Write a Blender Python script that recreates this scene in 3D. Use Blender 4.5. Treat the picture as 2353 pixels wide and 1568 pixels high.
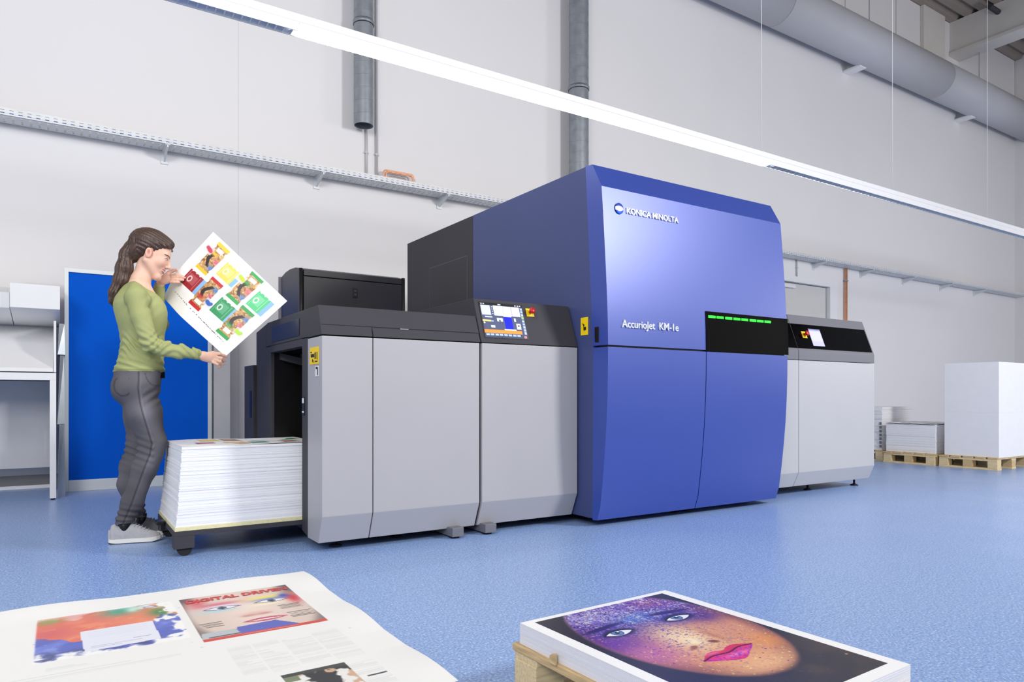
import bpy, bmesh, math, random
import numpy as np
from mathutils import Vector, Matrix

for o in list(bpy.data.objects): bpy.data.objects.remove(o)
S = bpy.context.scene
COL = S.collection
random.seed(7)
RNG = np.random.RandomState(11)
PI = math.pi

# ------------------------------------------------------------------ camera
cam_d = bpy.data.cameras.new('camera')
cam = bpy.data.objects.new('camera', cam_d)
COL.objects.link(cam)
cam.location = (0, 0, 0.80)
cam.rotation_euler = (PI / 2, 0, math.radians(-33.0))
cam_d.sensor_width = 36.0
cam_d.lens = 36.0 * 1610 / 2353
cam_d.shift_y = (912 - 784) / 2353
cam_d.clip_start = 0.05
cam_d.clip_end = 200
S.camera = cam

# ------------------------------------------------------------------ world and lights
w = bpy.data.worlds.new('hall_ambient')
S.world = w
w.use_nodes = True
wb = w.node_tree.nodes['Background']
wb.inputs[0].default_value = (0.98, 0.985, 1.0, 1)
wb.inputs[1].default_value = 0.55


def area(name, loc, target, sx, sy, power, col=(1, 1, 1)):
    d = bpy.data.lights.new(name, 'AREA')
    d.shape = 'RECTANGLE'
    d.size = sx
    d.size_y = sy
    d.energy = power
    d.color = col
    o = bpy.data.objects.new(name, d)
    COL.objects.link(o)
    o.location = loc
    v = Vector(target) - Vector(loc)
    o.rotation_euler = v.to_track_quat('-Z', 'Y').to_euler()
    return o


area('key_flash', (6.4, -1.9, 4.1), (2.6, 4.0, 1.1), 1.0, 1.1, 340, (1, 0.985, 0.97))
area('added_left_fill', (-3.4, -2.0, 4.0), (-0.2, 7.0, 1.3), 2.2, 2.2, 250, (1, 0.985, 0.96))  # added fill light, brightens the left wall and the woman

area('added_wall_fill', (0.0, 1.9, 4.2), (0.3, 7.42, 1.2), 3.0, 1.2, 70, (1, 0.99, 0.985))  # added light with no visible source, lifts the left back wall
area('added_right_fill', (13.8, -1.2, 3.0), (14.0, 7.4, 1.2), 2.4, 1.6, 240, (1, 0.98, 0.97))  # added light, brightens the far right of the back wall

vs = S.view_settings
vs.view_transform = 'Standard'
vs.look = 'None'
vs.exposure = 0.10
vs.gamma = 1.0
vs.use_curve_mapping = False


# ------------------------------------------------------------------ materials
def lin(r, g, b):
    f = lambda c: (c / 255) / 12.92 if c / 255 <= .04045 else ((c / 255 + .055) / 1.055) ** 2.4
    return (f(r), f(g), f(b))


MATS = {}


def mat(name, rgb, rough=0.5, metal=0.0, spec=0.5, vary=0.0, vscale=6.0, bump=0.0, bscale=80.0, coat=0.0,
        emit=None, attr=False, stretch=None, two=None, coord='Object'):
    if name in MATS: return MATS[name]
    m = bpy.data.materials.new(name)
    m.use_nodes = True
    nt = m.node_tree
    b = nt.nodes['Principled BSDF']
    c = lin(*rgb)
    b.inputs['Base Color'].default_value = (*c, 1)
    b.inputs['Roughness'].default_value = rough
    b.inputs['Metallic'].default_value = metal
    b.inputs['Specular IOR Level'].default_value = spec
    if coat:
        b.inputs['Coat Weight'].default_value = coat
        b.inputs['Coat Roughness'].default_value = 0.08
    tc = nt.nodes.new('ShaderNodeTexCoord')
    vec = tc.outputs[coord]
    if stretch:
        mp = nt.nodes.new('ShaderNodeMapping')
        mp.inputs['Scale'].default_value = stretch
        nt.links.new(vec, mp.inputs[0])
        vec = mp.outputs[0]
    src = None
    if attr:
        a = nt.nodes.new('ShaderNodeAttribute')
        a.attribute_name = 'Col'
        src = a.outputs['Color']
        nt.links.new(src, b.inputs['Base Color'])
    if vary > 0:
        n = nt.nodes.new('ShaderNodeTexNoise')
        n.inputs['Scale'].default_value = vscale
        n.inputs['Detail'].default_value = 3
        nt.links.new(vec, n.inputs['Vector'])
        mx = nt.nodes.new('ShaderNodeMix')
        mx.data_type = 'RGBA'
        nt.links.new(n.outputs['Fac'], mx.inputs['Factor'])
        if attr:
            mx.blend_type = 'MULTIPLY'
            mx.inputs['Factor'].default_value = vary
            rp = nt.nodes.new('ShaderNodeMapRange')
            rp.inputs['To Min'].default_value = 1 - vary
            rp.inputs['To Max'].default_value = 1 + vary
            nt.links.new(n.outputs['Fac'], rp.inputs['Value'])
            sc = nt.nodes.new('ShaderNodeVectorMath')
            sc.operation = 'SCALE'
            nt.links.new(src, sc.inputs[0])
            nt.links.new(rp.outputs[0], sc.inputs['Scale'])
            nt.links.new(sc.outputs[0], b.inputs['Base Color'])
        else:
            d = lin(*two) if two else tuple(x * (1 - vary) for x in c)
            e = c if two else tuple(min(1, x * (1 + vary)) for x in c)
            mx.inputs['A'].default_value = (*d, 1)
            mx.inputs['B'].default_value = (*e, 1)
            cr = nt.nodes.new('ShaderNodeMapRange')
            cr.inputs['From Min'].default_value = .3
            cr.inputs['From Max'].default_value = .7
            nt.links.new(n.outputs['Fac'], cr.inputs['Value'])
            nt.links.new(cr.outputs[0], mx.inputs['Factor'])
            nt.links.new(mx.outputs['Result'], b.inputs['Base Color'])
    if bump > 0:
        n = nt.nodes.new('ShaderNodeTexNoise')
        n.inputs['Scale'].default_value = bscale
        n.inputs['Detail'].default_value = 2
        nt.links.new(vec, n.inputs['Vector'])
        bp = nt.nodes.new('ShaderNodeBump')
        bp.inputs['Strength'].default_value = bump
        bp.inputs['Distance'].default_value = 0.002
        nt.links.new(n.outputs['Fac'], bp.inputs['Height'])
        nt.links.new(bp.outputs[0], b.inputs['Normal'])
    if emit:
        b.inputs['Emission Color'].default_value = (*lin(*emit[0]), 1)
        b.inputs['Emission Strength'].default_value = emit[1]
        if attr: nt.links.new(src, b.inputs['Emission Color'])
    MATS[name] = m
    return m


M_wall = mat('painted_wall', (227, 225, 226), 0.85, vary=0.015, vscale=0.6)
M_gap = mat('dark_joint', (90, 90, 94), 0.9, vary=.05)
M_ceil = mat('roof_deck', (150, 140, 132), 0.7, vary=.06, vscale=2)
M_beam = mat('beam_paint', (212, 208, 203), 0.8, vary=.02)
M_base = mat('grey_skirting', (120, 120, 124), 0.5, vary=.05)
M_lgrey = mat('light_grey_panel', (174, 172, 175), 0.42, spec=.4, vary=0.012, vscale=3, bump=.02, bscale=400)
M_dgrey = mat('dark_grey_coat', (64, 63, 69), 0.6, spec=.2, vary=0.03, vscale=3, bump=.04, bscale=500)
M_mgrey = mat('mid_grey_coat', (112, 112, 120), 0.45, spec=.4, vary=0.02, vscale=3)
M_feedlg = mat('feeder_light_panel', (184, 184, 187), 0.42, spec=.4, vary=0.012, vscale=3)
M_black = mat('black_plastic', (16, 16, 18), 0.35, vary=.1)
M_blackcab = mat('black_cabinet_coat', (35, 35, 41), 0.4, vary=.06)
M_darkwin = mat('smoked_window', (14, 14, 18), .35, spec=.25, vary=.05)
M_glass = mat('black_glass', (3, 3, 4), 0.08, spec=.12, vary=.02)
M_navy = mat('navy_side_coat', (66, 76, 122), 0.45, spec=.35, vary=.02, vscale=2, bump=.03, bscale=500)
M_blue = mat('metallic_blue_coat', (36, 66, 160), 0.40, metal=0.2, spec=.5, vary=.012, vscale=2, coat=1.0)
M_blue.node_tree.nodes['Principled BSDF'].inputs['Coat Roughness'].default_value = .40
M_rub = mat('black_rubber', (22, 22, 24), 0.7, vary=.1)
M_chrome = mat('chrome', (200, 200, 205), 0.2, metal=1.0, vary=.02)
M_steel = mat('galvanised_steel', (150, 156, 163), 0.5, metal=0.6, vary=.12, vscale=9)
M_ductwhite = mat('white_duct_coat', (184, 184, 190), 0.55, vary=.02, vscale=1.2)
M_trayg = mat('zinc_tray', (214, 217, 220), 0.5, metal=0.12, vary=.05, vscale=12)
M_white = mat('white_coat', (232, 232, 234), 0.45, vary=.01)
M_whitemat = mat('white_paper', (240, 240, 243), 0.75, vary=.012, vscale=14)
M_edge = mat('paper_edges', (236, 236, 243), 0.8, vary=.035, vscale=1.0, stretch=(3, 3, 420))
M_lampw = mat('lamp_housing_white', (224, 224, 227), 0.4, vary=.005)
M_diff = mat('lit_diffuser', (255, 255, 255), 0.5, emit=((255, 253, 250), 20.0), vary=.005)
M_mirror = mat('mirror_louver', (240, 243, 247), 0.25, metal=0.6, vary=.05, vscale=20)
M_copper = mat('copper_pipe', (230, 166, 130), 0.4, metal=0.4, vary=.1, vscale=20)
M_pvc = mat('grey_conduit', (190, 190, 194), 0.5, vary=.03)
M_boardblue = mat('blue_board_felt', (6, 88, 202), 0.9, spec=.1, vary=.02, vscale=3)
M_frame = mat('pale_aluminium', (214, 219, 219), 0.45, metal=.25, vary=.02)
M_alu = mat('brushed_aluminium', (196, 204, 212), 0.35, metal=.7, vary=.06, vscale=6)
M_yellow = mat('yellow_label', (250, 212, 10), 0.5, vary=.02)
M_red = mat('red_button', (190, 24, 22), 0.3, vary=.04)
M_ink = mat('black_ink', (20, 18, 20), 0.6, vary=.05)
M_letter = mat('silver_letters', (235, 238, 248), 0.25, metal=.35, vary=.02)
M_green = mat('green_led', (20, 230, 40), 0.4, emit=((10, 225, 25), 1.1), vary=.02)
M_wood = mat('pallet_wood', (206, 178, 132), 0.8, vary=.22, vscale=5, stretch=(3, 26, 26), bump=.25, bscale=60)
M_wood2 = mat('pallet_wood_pale', (226, 204, 160), 0.8, vary=.16, vscale=5, stretch=(26, 3, 26), bump=.25, bscale=60)
M_board = mat('pale_chipboard', (224, 216, 170), 0.7, vary=.06, vscale=60)
M_door = mat('door_leaf_grey', (206, 205, 203), 0.55, vary=.01)
M_print = mat('printed_ink', (255, 255, 255), 0.45, attr=True, vary=.0)
M_printg = mat('glossy_print', (255, 255, 255), 0.32, spec=.4, attr=True)
M_screen = mat('lit_screen', (255, 255, 255), 0.2, attr=True, emit=((255, 255, 255), 0.75))
M_skin = mat('skin', (226, 180, 156), 0.5, spec=.35, attr=True, vary=.03, vscale=40)
for _n in ('skin',):
    _b = MATS[_n].node_tree.nodes['Principled BSDF']
    _b.inputs['Subsurface Weight'].default_value = 0.12
    _b.inputs['Subsurface Radius'].default_value = (0.01, 0.004, 0.002)
    _b.inputs['Subsurface Scale'].default_value = 0.6
M_knit = mat('green_knit', (164, 176, 110), 0.9, spec=.15, attr=True, vary=.06, vscale=120, bump=.35, bscale=420)
M_denim = mat('grey_denim', (86, 84, 92), 0.85, spec=.15, attr=True, vary=.12, vscale=220, bump=.3, bscale=520)
M_hair = mat('brown_hair', (70, 50, 41), 0.42, spec=.5, vary=.45, vscale=3.0, stretch=(60, 60, 7), bump=.6, bscale=3)
M_shoe = mat('grey_suede', (178, 178, 182), 0.85, spec=.2, vary=.06, vscale=60, bump=.2, bscale=300)
M_shoed = mat('shaded_suede', (112, 112, 118), 0.85, spec=.2, vary=.06, vscale=60)  # darkened suede: shade on the far shoe put into its colour
M_sole = mat('white_rubber', (238, 236, 230), 0.6, vary=.02)
M_cableO = mat('orange_cable', (216, 150, 120), 0.5, vary=.04)
M_cableB = mat('blue_cable', (60, 100, 170), 0.5, vary=.04)

# floor: blue flecked vinyl
M_floor = bpy.data.materials.new('flecked_blue_vinyl')
M_floor.use_nodes = True
nt = M_floor.node_tree
b = nt.nodes['Principled BSDF']
tc = nt.nodes.new('ShaderNodeTexCoord')


def _noise(scale, detail=2.0, rough=.5):
    n = nt.nodes.new('ShaderNodeTexNoise')
    n.inputs['Scale'].default_value = scale
    n.inputs['Detail'].default_value = detail
    n.inputs['Roughness'].default_value = rough
    nt.links.new(tc.outputs['Object'], n.inputs['Vector'])
    return n


n1 = _noise(130, 2, .6)
cr = nt.nodes.new('ShaderNodeValToRGB')
els = cr.color_ramp.elements
els[0].position = .28
els[0].color = (*lin(96, 126, 178), 1)
els[1].position = .70
els[1].color = (*lin(214, 226, 246), 1)
e = els.new(.42); e.color = (*lin(130, 162, 214), 1)
e = els.new(.58); e.color = (*lin(154, 183, 230), 1)
nt.links.new(n1.outputs['Fac'], cr.inputs['Fac'])
n2 = _noise(38, 2)
mx = nt.nodes.new('ShaderNodeMix')
mx.data_type = 'RGBA'
mx.blend_type = 'MULTIPLY'
cr2 = nt.nodes.new('ShaderNodeValToRGB')
cr2.color_ramp.elements[0].position = .35
cr2.color_ramp.elements[0].color = (.86, .88, .92, 1)
cr2.color_ramp.elements[1].position = .65
cr2.color_ramp.elements[1].color = (1, 1, 1, 1)
nt.links.new(n2.outputs['Fac'], cr2.inputs['Fac'])
mx.inputs['Factor'].default_value = 1
nt.links.new(cr.outputs[0], mx.inputs['A'])
nt.links.new(cr2.outputs[0], mx.inputs['B'])
nt.links.new(mx.outputs['Result'], b.inputs['Base Color'])
n3 = _noise(2.5, 3)
mr = nt.nodes.new('ShaderNodeMapRange')
mr.inputs['To Min'].default_value = .26
mr.inputs['To Max'].default_value = .40
nt.links.new(n3.outputs['Fac'], mr.inputs['Value'])
nt.links.new(mr.outputs[0], b.inputs['Roughness'])
b.inputs['Specular IOR Level'].default_value = .55


# ------------------------------------------------------------------ object helpers
def tag(o, label=None, cat=None, group=None, kind=None):
    if label: o['label'] = label
    if cat: o['category'] = cat
    if group: o['group'] = group
    if kind: o['kind'] = kind
    return o


def thing(name, loc, label, cat, group=None, rotz=0.0, kind=None):
    o = bpy.data.objects.new(name, None)
    o.empty_display_size = .1
    COL.objects.link(o)
    o.location = loc
    o.rotation_euler = (0, 0, rotz)
    return tag(o, label, cat, group, kind)


ORG = {}


def origin(o):
    """world location of an (unrotated) parent chain"""
    v = Vector((0, 0, 0))
    while o is not None:
        v += Vector(o.location)
        o = o.parent
    return v


def link_mesh(name, me, m, parent=None, local=False):
    o = bpy.data.objects.new(name, me)
    COL.objects.link(o)
    if m: me.materials.append(m)
    if parent is not None:
        if not local:
            off = origin(parent)
            me.transform(Matrix.Translation(-off))
        o.parent = parent
    return o


def mesh(name, verts, faces, m, parent=None, smooth=False, local=False):
    me = bpy.data.meshes.new(name)
    me.from_pydata([tuple(v) for v in verts], [], faces)
    me.update()
    if smooth: me.shade_smooth()
    return link_mesh(name, me, m, parent, local)


def from_bm(name, bm, m, parent=None, smooth=False, local=False):
    me = bpy.data.meshes.new(name)
    bmesh.ops.recalc_face_normals(bm, faces=bm.faces)
    bm.to_mesh(me)
    bm.free()
    if smooth: me.shade_smooth()
    return link_mesh(name, me, m, parent, local)


def bm_box(bm, lo, hi, bev=0.0):
    x0, y0, z0 = lo
    x1, y1, z1 = hi
    v = [bm.verts.new(p) for p in ((x0, y0, z0), (x1, y0, z0), (x1, y1, z0), (x0, y1, z0),
                                   (x0, y0, z1), (x1, y0, z1), (x1, y1, z1), (x0, y1, z1))]
    fs = [bm.faces.new([v[i] for i in q]) for q in
          ((0, 3, 2, 1), (4, 5, 6, 7), (0, 1, 5, 4), (1, 2, 6, 5), (2, 3, 7, 6), (3, 0, 4, 7))]
    if bev > 0:
        es = list({e for f in fs for e in f.edges})
        bmesh.ops.bevel(bm, geom=es, offset=bev, segments=2, affect='EDGES', profile=.6)


def box(name, lo, hi, m, parent=None, bev=0.0, local=False):
    bm = bmesh.new()
    bm_box(bm, lo, hi, bev)
    return from_bm(name, bm, m, parent, local=local)


def bm_prism(bm, prof, a0, a1, axis='x', bev=0.0):
    """extrude a closed 2D profile along an axis; prof = (y,z) for x, (x,z) for y, (x,y) for z"""
    def P(p, a):
        if axis == 'x': return (a, p[0], p[1])
        if axis == 'y': return (p[0], a, p[1])
        return (p[0], p[1], a)
    A = [bm.verts.new(P(p, a0)) for p in prof]
    B = [bm.verts.new(P(p, a1)) for p in prof]
    n = len(prof)
    fs = [bm.faces.new(A), bm.faces.new(B[::-1])]
    for i in range(n):
        fs.append(bm.faces.new((A[i], B[i], B[(i + 1) % n], A[(i + 1) % n])))
    bmesh.ops.recalc_face_normals(bm, faces=fs)
    if bev > 0:
        es = list({e for f in fs for e in f.edges})
        bmesh.ops.bevel(bm, geom=es, offset=bev, segments=2, affect='EDGES', profile=.6)


def prism(name, prof, a0, a1, m, parent=None, axis='x', bev=0.0, local=False):
    bm = bmesh.new()
    bm_prism(bm, prof, a0, a1, axis, bev)
    return from_bm(name, bm, m, parent, local=local)


def bm_tube(bm, p0, p1, r, n=16, r2=None, caps=True):
    p0, p1 = Vector(p0), Vector(p1)
    r2 = r if r2 is None else r2
    d = (p1 - p0).normalized()
    u = d.orthogonal().normalized()
    v = d.cross(u)
    A, B = [], []
    for i in range(n):
        t = 2 * PI * i / n
        c = u * math.cos(t) + v * math.sin(t)
        A.append(bm.verts.new(p0 + c * r))
        B.append(bm.verts.new(p1 + c * r2))
    for i in range(n):
        f = bm.faces.new((A[i], A[(i + 1) % n], B[(i + 1) % n], B[i]))
        f.smooth = True
    if caps:
        bm.faces.new(A[::-1])
        bm.faces.new(B)


def tube(name, p0, p1, r, m, parent=None, n=16, r2=None, local=False):
    bm = bmesh.new()
    bm_tube(bm, p0, p1, r, n, r2)
    return from_bm(name, bm, m, parent, local=local)


def path_tube(name, pts, r, m, parent=None, n=10, local=False):
    """swept tube along a polyline"""
    bm = bmesh.new()
    pts = [Vector(p) for p in pts]
    rings = []
    up = None
    for i, p in enumerate(pts):
        d = (pts[min(i + 1, len(pts) - 1)] - pts[max(i - 1, 0)]).normalized()
        if up is None: up = d.orthogonal().normalized()
        u = (up - d * up.dot(d)).normalized()
        up = u
        v = d.cross(u)
        rings.append([bm.verts.new(p + (u * math.cos(2 * PI * k / n) + v * math.sin(2 * PI * k / n)) * r) for k in range(n)])
    for a, c in zip(rings[:-1], rings[1:]):
        for k in range(n):
            f = bm.faces.new((a[k], a[(k + 1) % n], c[(k + 1) % n], c[k]))
            f.smooth = True
    bm.faces.new(rings[0][::-1])
    bm.faces.new(rings[-1])
    return from_bm(name, bm, m, parent, local=local)


def lathe(name, prof, m, parent=None, n=28, mtx=None, local=False):
    """revolve (r,z) profile round z, then apply mtx"""
    bm = bmesh.new()
    rings = []
    for r, z in prof:
        rings.append([bm.verts.new((r * math.cos(2 * PI * k / n), r * math.sin(2 * PI * k / n), z)) for k in range(n)])
    for a, c in zip(rings[:-1], rings[1:]):
        for k in range(n):
            f = bm.faces.new((a[k], a[(k + 1) % n], c[(k + 1) % n], c[k]))
            f.smooth = True
    bm.faces.new(rings[0][::-1])
    bm.faces.new(rings[-1])
    if mtx is not None: bmesh.ops.transform(bm, matrix=mtx, verts=bm.verts)
    return from_bm(name, bm, m, parent, local=local)


def text(name, body, size, mtx, m, parent=None, extrude=0.002, width=None, local=False, shear=0.0, bold=0.0):
    cu = bpy.data.curves.new(name, 'FONT')
    cu.body = body
    cu.size = size
    cu.extrude = extrude
    cu.shear = shear
    cu.offset = bold
    cu.resolution_u = 3
    o = bpy.data.objects.new(name, cu)
    COL.objects.link(o)
    bpy.context.view_layer.update()
    me = bpy.data.meshes.new_from_object(o.evaluated_get(bpy.context.evaluated_depsgraph_get()))
    bpy.data.objects.remove(o)
    bpy.data.curves.remove(cu)
    me.materials.clear()
    xs = [v.co.x for v in me.vertices]
    if width:
        x0 = min(xs)
        s = width / (max(xs) - x0)
        me.transform(Matrix.Scale(s, 4, (1, 0, 0)) @ Matrix.Translation((-x0, 0, 0)))
    me.transform(mtx)
    me.name = name
    return link_mesh(name, me, m, parent, local)


def copy_tree(o, parent=None):
    c = o.copy()
    COL.objects.link(c)
    if parent is not None: c.parent = parent
    for ch in list(o.children): copy_tree(ch, c)
    return c
# ================================================================== THE ROOM
WY = 7.42      # back wall face
XL, XR = -7.0, 19.0
YF = -7.0
ZC = 8.74

fl = mesh('floor', [(XL, YF, 0), (XR, YF, 0), (XR, WY + .2, 0), (XL, WY + .2, 0)], [(0, 1, 2, 3)], M_floor)
tag(fl, 'blue flecked vinyl floor with a soft sheen', None, kind='structure')


wallb = box('wall_back', (XL, WY + .13, 0), (XR + .2, WY + .35, ZC + .3), M_gap)
tag(wallb, 'tall white painted back wall of jointed panels', None, kind='structure')
for x0, x1 in ((XL, 1.5319), (1.5333, 9.2)):
    box('wall_panel', (x0, WY, 0), (x1, WY + .13, 7.05), M_wall, wallb)
# right-hand stretch has the door opening 10.2..11.72 x 0..2.80
box('wall_panel', (9.2, WY, 0), (10.20, WY + .13, 7.05), M_wall, wallb)
box('wall_panel', (10.20, WY, 2.82), (11.74, WY + .13, 7.05), M_wall, wallb)
box('wall_panel', (11.74, WY, 0), (XR, WY + .13, 7.05), M_wall, wallb)
x = 12.075 - 1.72 * 12
while x < XR:
    a, c = max(x, XL), min(x + 1.70, XR)
    if c > a + .1: box('wall_panel', (a + .011, WY, 7.06), (c + .009, WY + .13, ZC), M_wall, wallb)
    x += 1.72
wallr = box('wall_right', (XR, YF, 0), (XR + .2, WY + .02, ZC + .3), M_wall)
tag(wallr, 'white end wall at the far right of the hall', None, kind='structure')
bb = box('baseboard_back', (XL, WY - .012, 0.0), (10.15, WY, .115), M_base)
tag(bb, 'grey skirting along the foot of the back wall', None, kind='structure')
bb = box('baseboard_right', (11.8, WY - .012, 0.0), (XR, WY, .115), M_base)
tag(bb, 'grey skirting right of the grey door', None, kind='structure')
bw = box('trim_1', (XL, WY - .022, 0.0), (-.02, WY - .012, .028), M_white)
tag(bw, 'thin white floor trim under the white viewing booth', None, kind='structure')

# roof deck: trapezoid ribs along X
bm = bmesh.new()
y = YF
prev = None
prof = []
while y < WY + .2:
    prof += [(y, ZC), (y + .13, ZC), (y + .16, ZC + .09), (y + .25, ZC + .09)]
    y += .28
prof.append((y, ZC))
A = [bm.verts.new((XL, p[0], p[1])) for p in prof]
B = [bm.verts.new((XR + .2, p[0], p[1])) for p in prof]
for i in range(len(prof) - 1): bm.faces.new((A[i], A[i + 1], B[i + 1], B[i]))
ce = from_bm('ceiling', bm, M_ceil)
tag(ce, 'ribbed brownish roof deck high above the hall', None, kind='structure')

# roof beams running towards the viewer
for k, bx in enumerate((15.9, 7.0, -2.0)):
    bt = thing('trim_%d' % (k + 2), (bx, WY, 8.02), ('pale roof beam above the far end of the silver duct' if k == 0 else
               ('pale roof beam above the blue printing tower' if k == 1 else 'pale roof beam above the left end of the hall')), None, kind='structure')
    box('beam_web', (bx, YF, 8.10), (bx + .30, WY, ZC), M_beam, bt)
    box('beam_flange', (bx - .03, YF, 8.02), (bx + .42, WY, 8.10), M_beam, bt, bev=.01)
    box('pilaster', (bx - 1.2, WY - .08, 7.2), (bx - .35, WY, ZC), M_beam, bt, bev=.01)
for k, (py, r) in enumerate(((6.5, .05), (5.6, .035))):
    t = tube('roof_pipe', (15.5, py, 8.55), (XR, py, 8.55), r, M_dgrey)
    tag(t, ('thicker' if k == 0 else 'thinner') + ' dark pipe under the roof deck, upper right', 'pipe', 'dark pipes under the roof')

# door in the back wall
d1 = thing('door_1', (10.95, WY, 0), 'pale grey steel door in a deep frame behind the feeder unit', None, kind='structure')
box('door_leaf', (10.26, WY + .055, 0.01), (11.56, WY + .10, 2.75), M_door, d1, bev=.004)
box('door_frame', (10.14, WY - .02, 0), (10.25, WY + .11, 2.86), M_white, d1, bev=.004)
box('door_frame', (11.585, WY - .02, 0), (11.80, WY + .11, 2.86), M_white, d1, bev=.004)
box('door_frame', (10.25, WY - .02, 2.76), (11.585, WY + .11, 2.86), M_white, d1, bev=.004)
box('door_closer', (10.3, WY + .0, 2.66), (10.62, WY + .055, 2.72), M_white, d1, bev=.006)
tube('door_handle', (11.48, WY + .0, 1.05), (11.36, WY + .0, 1.05), .011, M_steel, d1, n=10)

# ================================================================== PENDANT LIGHT LINE
LY, LZ = 4.29, 3.01
pl = thing('pendant_light', (3.4, LY, LZ), 'long white suspended light line crossing the hall above the press', 'lamp')
W2 = .040
segs = [(-2.2, 1.23), (1.23, 2.70), (2.70, 4.18), (4.18, 5.67), (5.67, 8.6), (8.6, 11.6), (11.6, 15.0)]
for a, c in segs:
    prism('reflector_housing', [(LY - W2, LZ), (LY - W2, LZ + .054), (LY + W2, LZ + .054), (LY + W2, LZ), (LY + W2 - .003, LZ), (LY + W2 - .003, LZ + .040),
                                (LY - W2 + .003, LZ + .040), (LY - W2 + .003, LZ)], a + .001, c - .001, M_lampw, pl)
prism('trunking', [(LY - W2 + .003, LZ + .054), (LY - W2 + .003, LZ + .057), (LY - W2, LZ + .058), (LY - W2, LZ + .103), (LY + W2, LZ + .103), (LY + W2, LZ + .058), (LY + W2 - .003, LZ + .057), (LY + W2 - .003, LZ + .054)],
      -2.2, 15.0, M_lampw, pl)
for a, c in ((1.235, 2.697), (2.703, 4.177), (4.183, 5.665)):
    prism('diffuser', [(LY - W2 + .0035, LZ + .001), (LY - .028, LZ - .004), (LY + .028, LZ - .004), (LY + W2 - .0035, LZ + .001),
                       (LY + W2 - .0035, LZ + .034), (LY - W2 + .0035, LZ + .034)], a, c, M_diff, pl)


def louver(a, c, step, single):
    lt = prism('louver_tray', [(LY - W2 + .0035, LZ + .036), (LY - W2 + .0035, LZ), (LY - W2 + .006, LZ), (LY - W2 + .014, LZ + .030),
                               (LY + W2 - .014, LZ + .030), (LY + W2 - .006, LZ), (LY + W2 - .0035, LZ), (LY + W2 - .0035, LZ + .036)],
               a, c, M_mirror, pl)
    prof = [(LY - W2 + .006, LZ + .001), (LY + W2 - .006, LZ + .001), (LY + W2 - .013, LZ + .027), (LY - W2 + .013, LZ + .027)]
    x = a + .02
    if single:
        me = None
        while x < c - .02:
            o = prism('louver_blade', prof, x, x + .006, M_mirror, lt) if me is None else None
            if o is not None:
                me = o
                x0 = x
            else:
                o = me.copy()
                COL.objects.link(o)
                o.location = (x - x0, 0, 0)
            x += step
    else:
        bm = bmesh.new()
        while x < c - .02:
            bm_prism(bm, prof, x, x + .006)
            x += step
        tag(from_bm('louver_blades', bm, M_mirror, lt), kind='stuff')


louver(-2.19, 1.225, .048, True)
louver(5.675, 14.99, .07, False)
for wx in (5.61, 7.9, 10.18, -1.4):
    tube('suspension_wire', (wx, LY, LZ + .103), (wx, LY, ZC), .0028, M_white, pl, n=6)

# ================================================================== CABLE TRAY
TZ0, TZ1 = 3.14, 3.205
TY0, TY1 = 7.175, 7.385
tray = thing('cable_tray', (6, 7.3, TZ0), 'long perforated zinc cable tray running along the back wall', 'cable tray')
T0, T1 = XL, XR - .02
P_ = .062


def strips(bm, rows, x0, x1, per, slot, fn):
    """sheet with real slots: solid bands plus webs between the slots. rows: list of (v0,v1,slotted)"""
    for v0, v1, sl in rows:
        if not sl:
            fn(bm, x0, x1, v0, v1)
        else:
            x = x0
            while x < x1:
                fn(bm, x, min(x + per - slot, x1), v0, v1)
                x += per


def fside(bm, a, c, v0, v1):
    bm_box(bm, (a, TY0, v0), (c, TY0 + .002, v1))


def fback(bm, a, c, v0, v1):
    bm_box(bm, (a, TY1 - .002, v0), (c, TY1, v1))


def fbot(bm, a, c, v0, v1):
    bm_box(bm, (a, v0, TZ0), (c, v1, TZ0 + .002))


h = TZ1 - TZ0
bm = bmesh.new()
strips(bm, [(TZ0, TZ0 + .016, 0), (TZ0 + .017, TZ0 + .0235, 1), (TZ0 + .0235, TZ0 + .043, 0), (TZ0 + .043, TZ0 + .047, 1), (TZ0 + .047, TZ1, 0)],
       T0, T1, P_, .029, fside)
tag(from_bm('front_flange', bm, M_trayg, tray), kind='stuff')
bm = bmesh.new()
bm_box(bm, (T0, TY1 - .002, TZ0), (T1, TY1, TZ1))
from_bm('rear_flange', bm, M_trayg, tray)
bm = bmesh.new()
rows = []
v = TY0
wv = (TY1 - TY0)
ed = [0, .035, .055, .08, .10, .115, .135, .155, .175, 1]
for i in range(len(ed) - 1):
    v1 = TY1 if ed[i + 1] == 1 else TY0 + ed[i + 1]
    rows.append((TY0 + ed[i], v1, i % 2))
strips(bm, rows, T0, T1, P_, .016, fbot)
tag(from_bm('perforated_base', bm, M_trayg, tray), kind='stuff')
for k in range(14):
    bx = .86 + 1.464 * (k - 2)
    if XL < bx < XR - .1:
        bm = bmesh.new()
        bm_prism(bm, [(TY0 - .01, TZ0 - .004), (TY0 - .01, TZ0 - .03), (WY - .01, TZ0 - .10), (WY - .01, TZ0 - .004)], bx - .006, bx + .006)
        bm_box(bm, (bx - .022, TY0 - .012, TZ0 - .010), (bx + .022, WY - .004, TZ0 - .004))
        bm_box(bm, (bx - .03, WY - .012, TZ0 - .12), (bx + .03, WY - .002, TZ0 + .06))
        from_bm('bracket', bm, M_trayg, tray)
cb = tube('cable', (T0, TY0 + .014, TZ0 + .022), (T1, TY0 + .014, TZ0 + .022), .010, M_cableB, n=8)
tag(cb, 'blue cable lying low in the perforated cable tray', 'cable')
cb = tube('cable', (T0, TY0 + .014, TZ0 + .045), (T1, TY0 + .014, TZ0 + .045), .009, M_cableO, n=8)
tag(cb, 'orange cable lying on the blue one in the perforated cable tray', 'cable')


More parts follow.
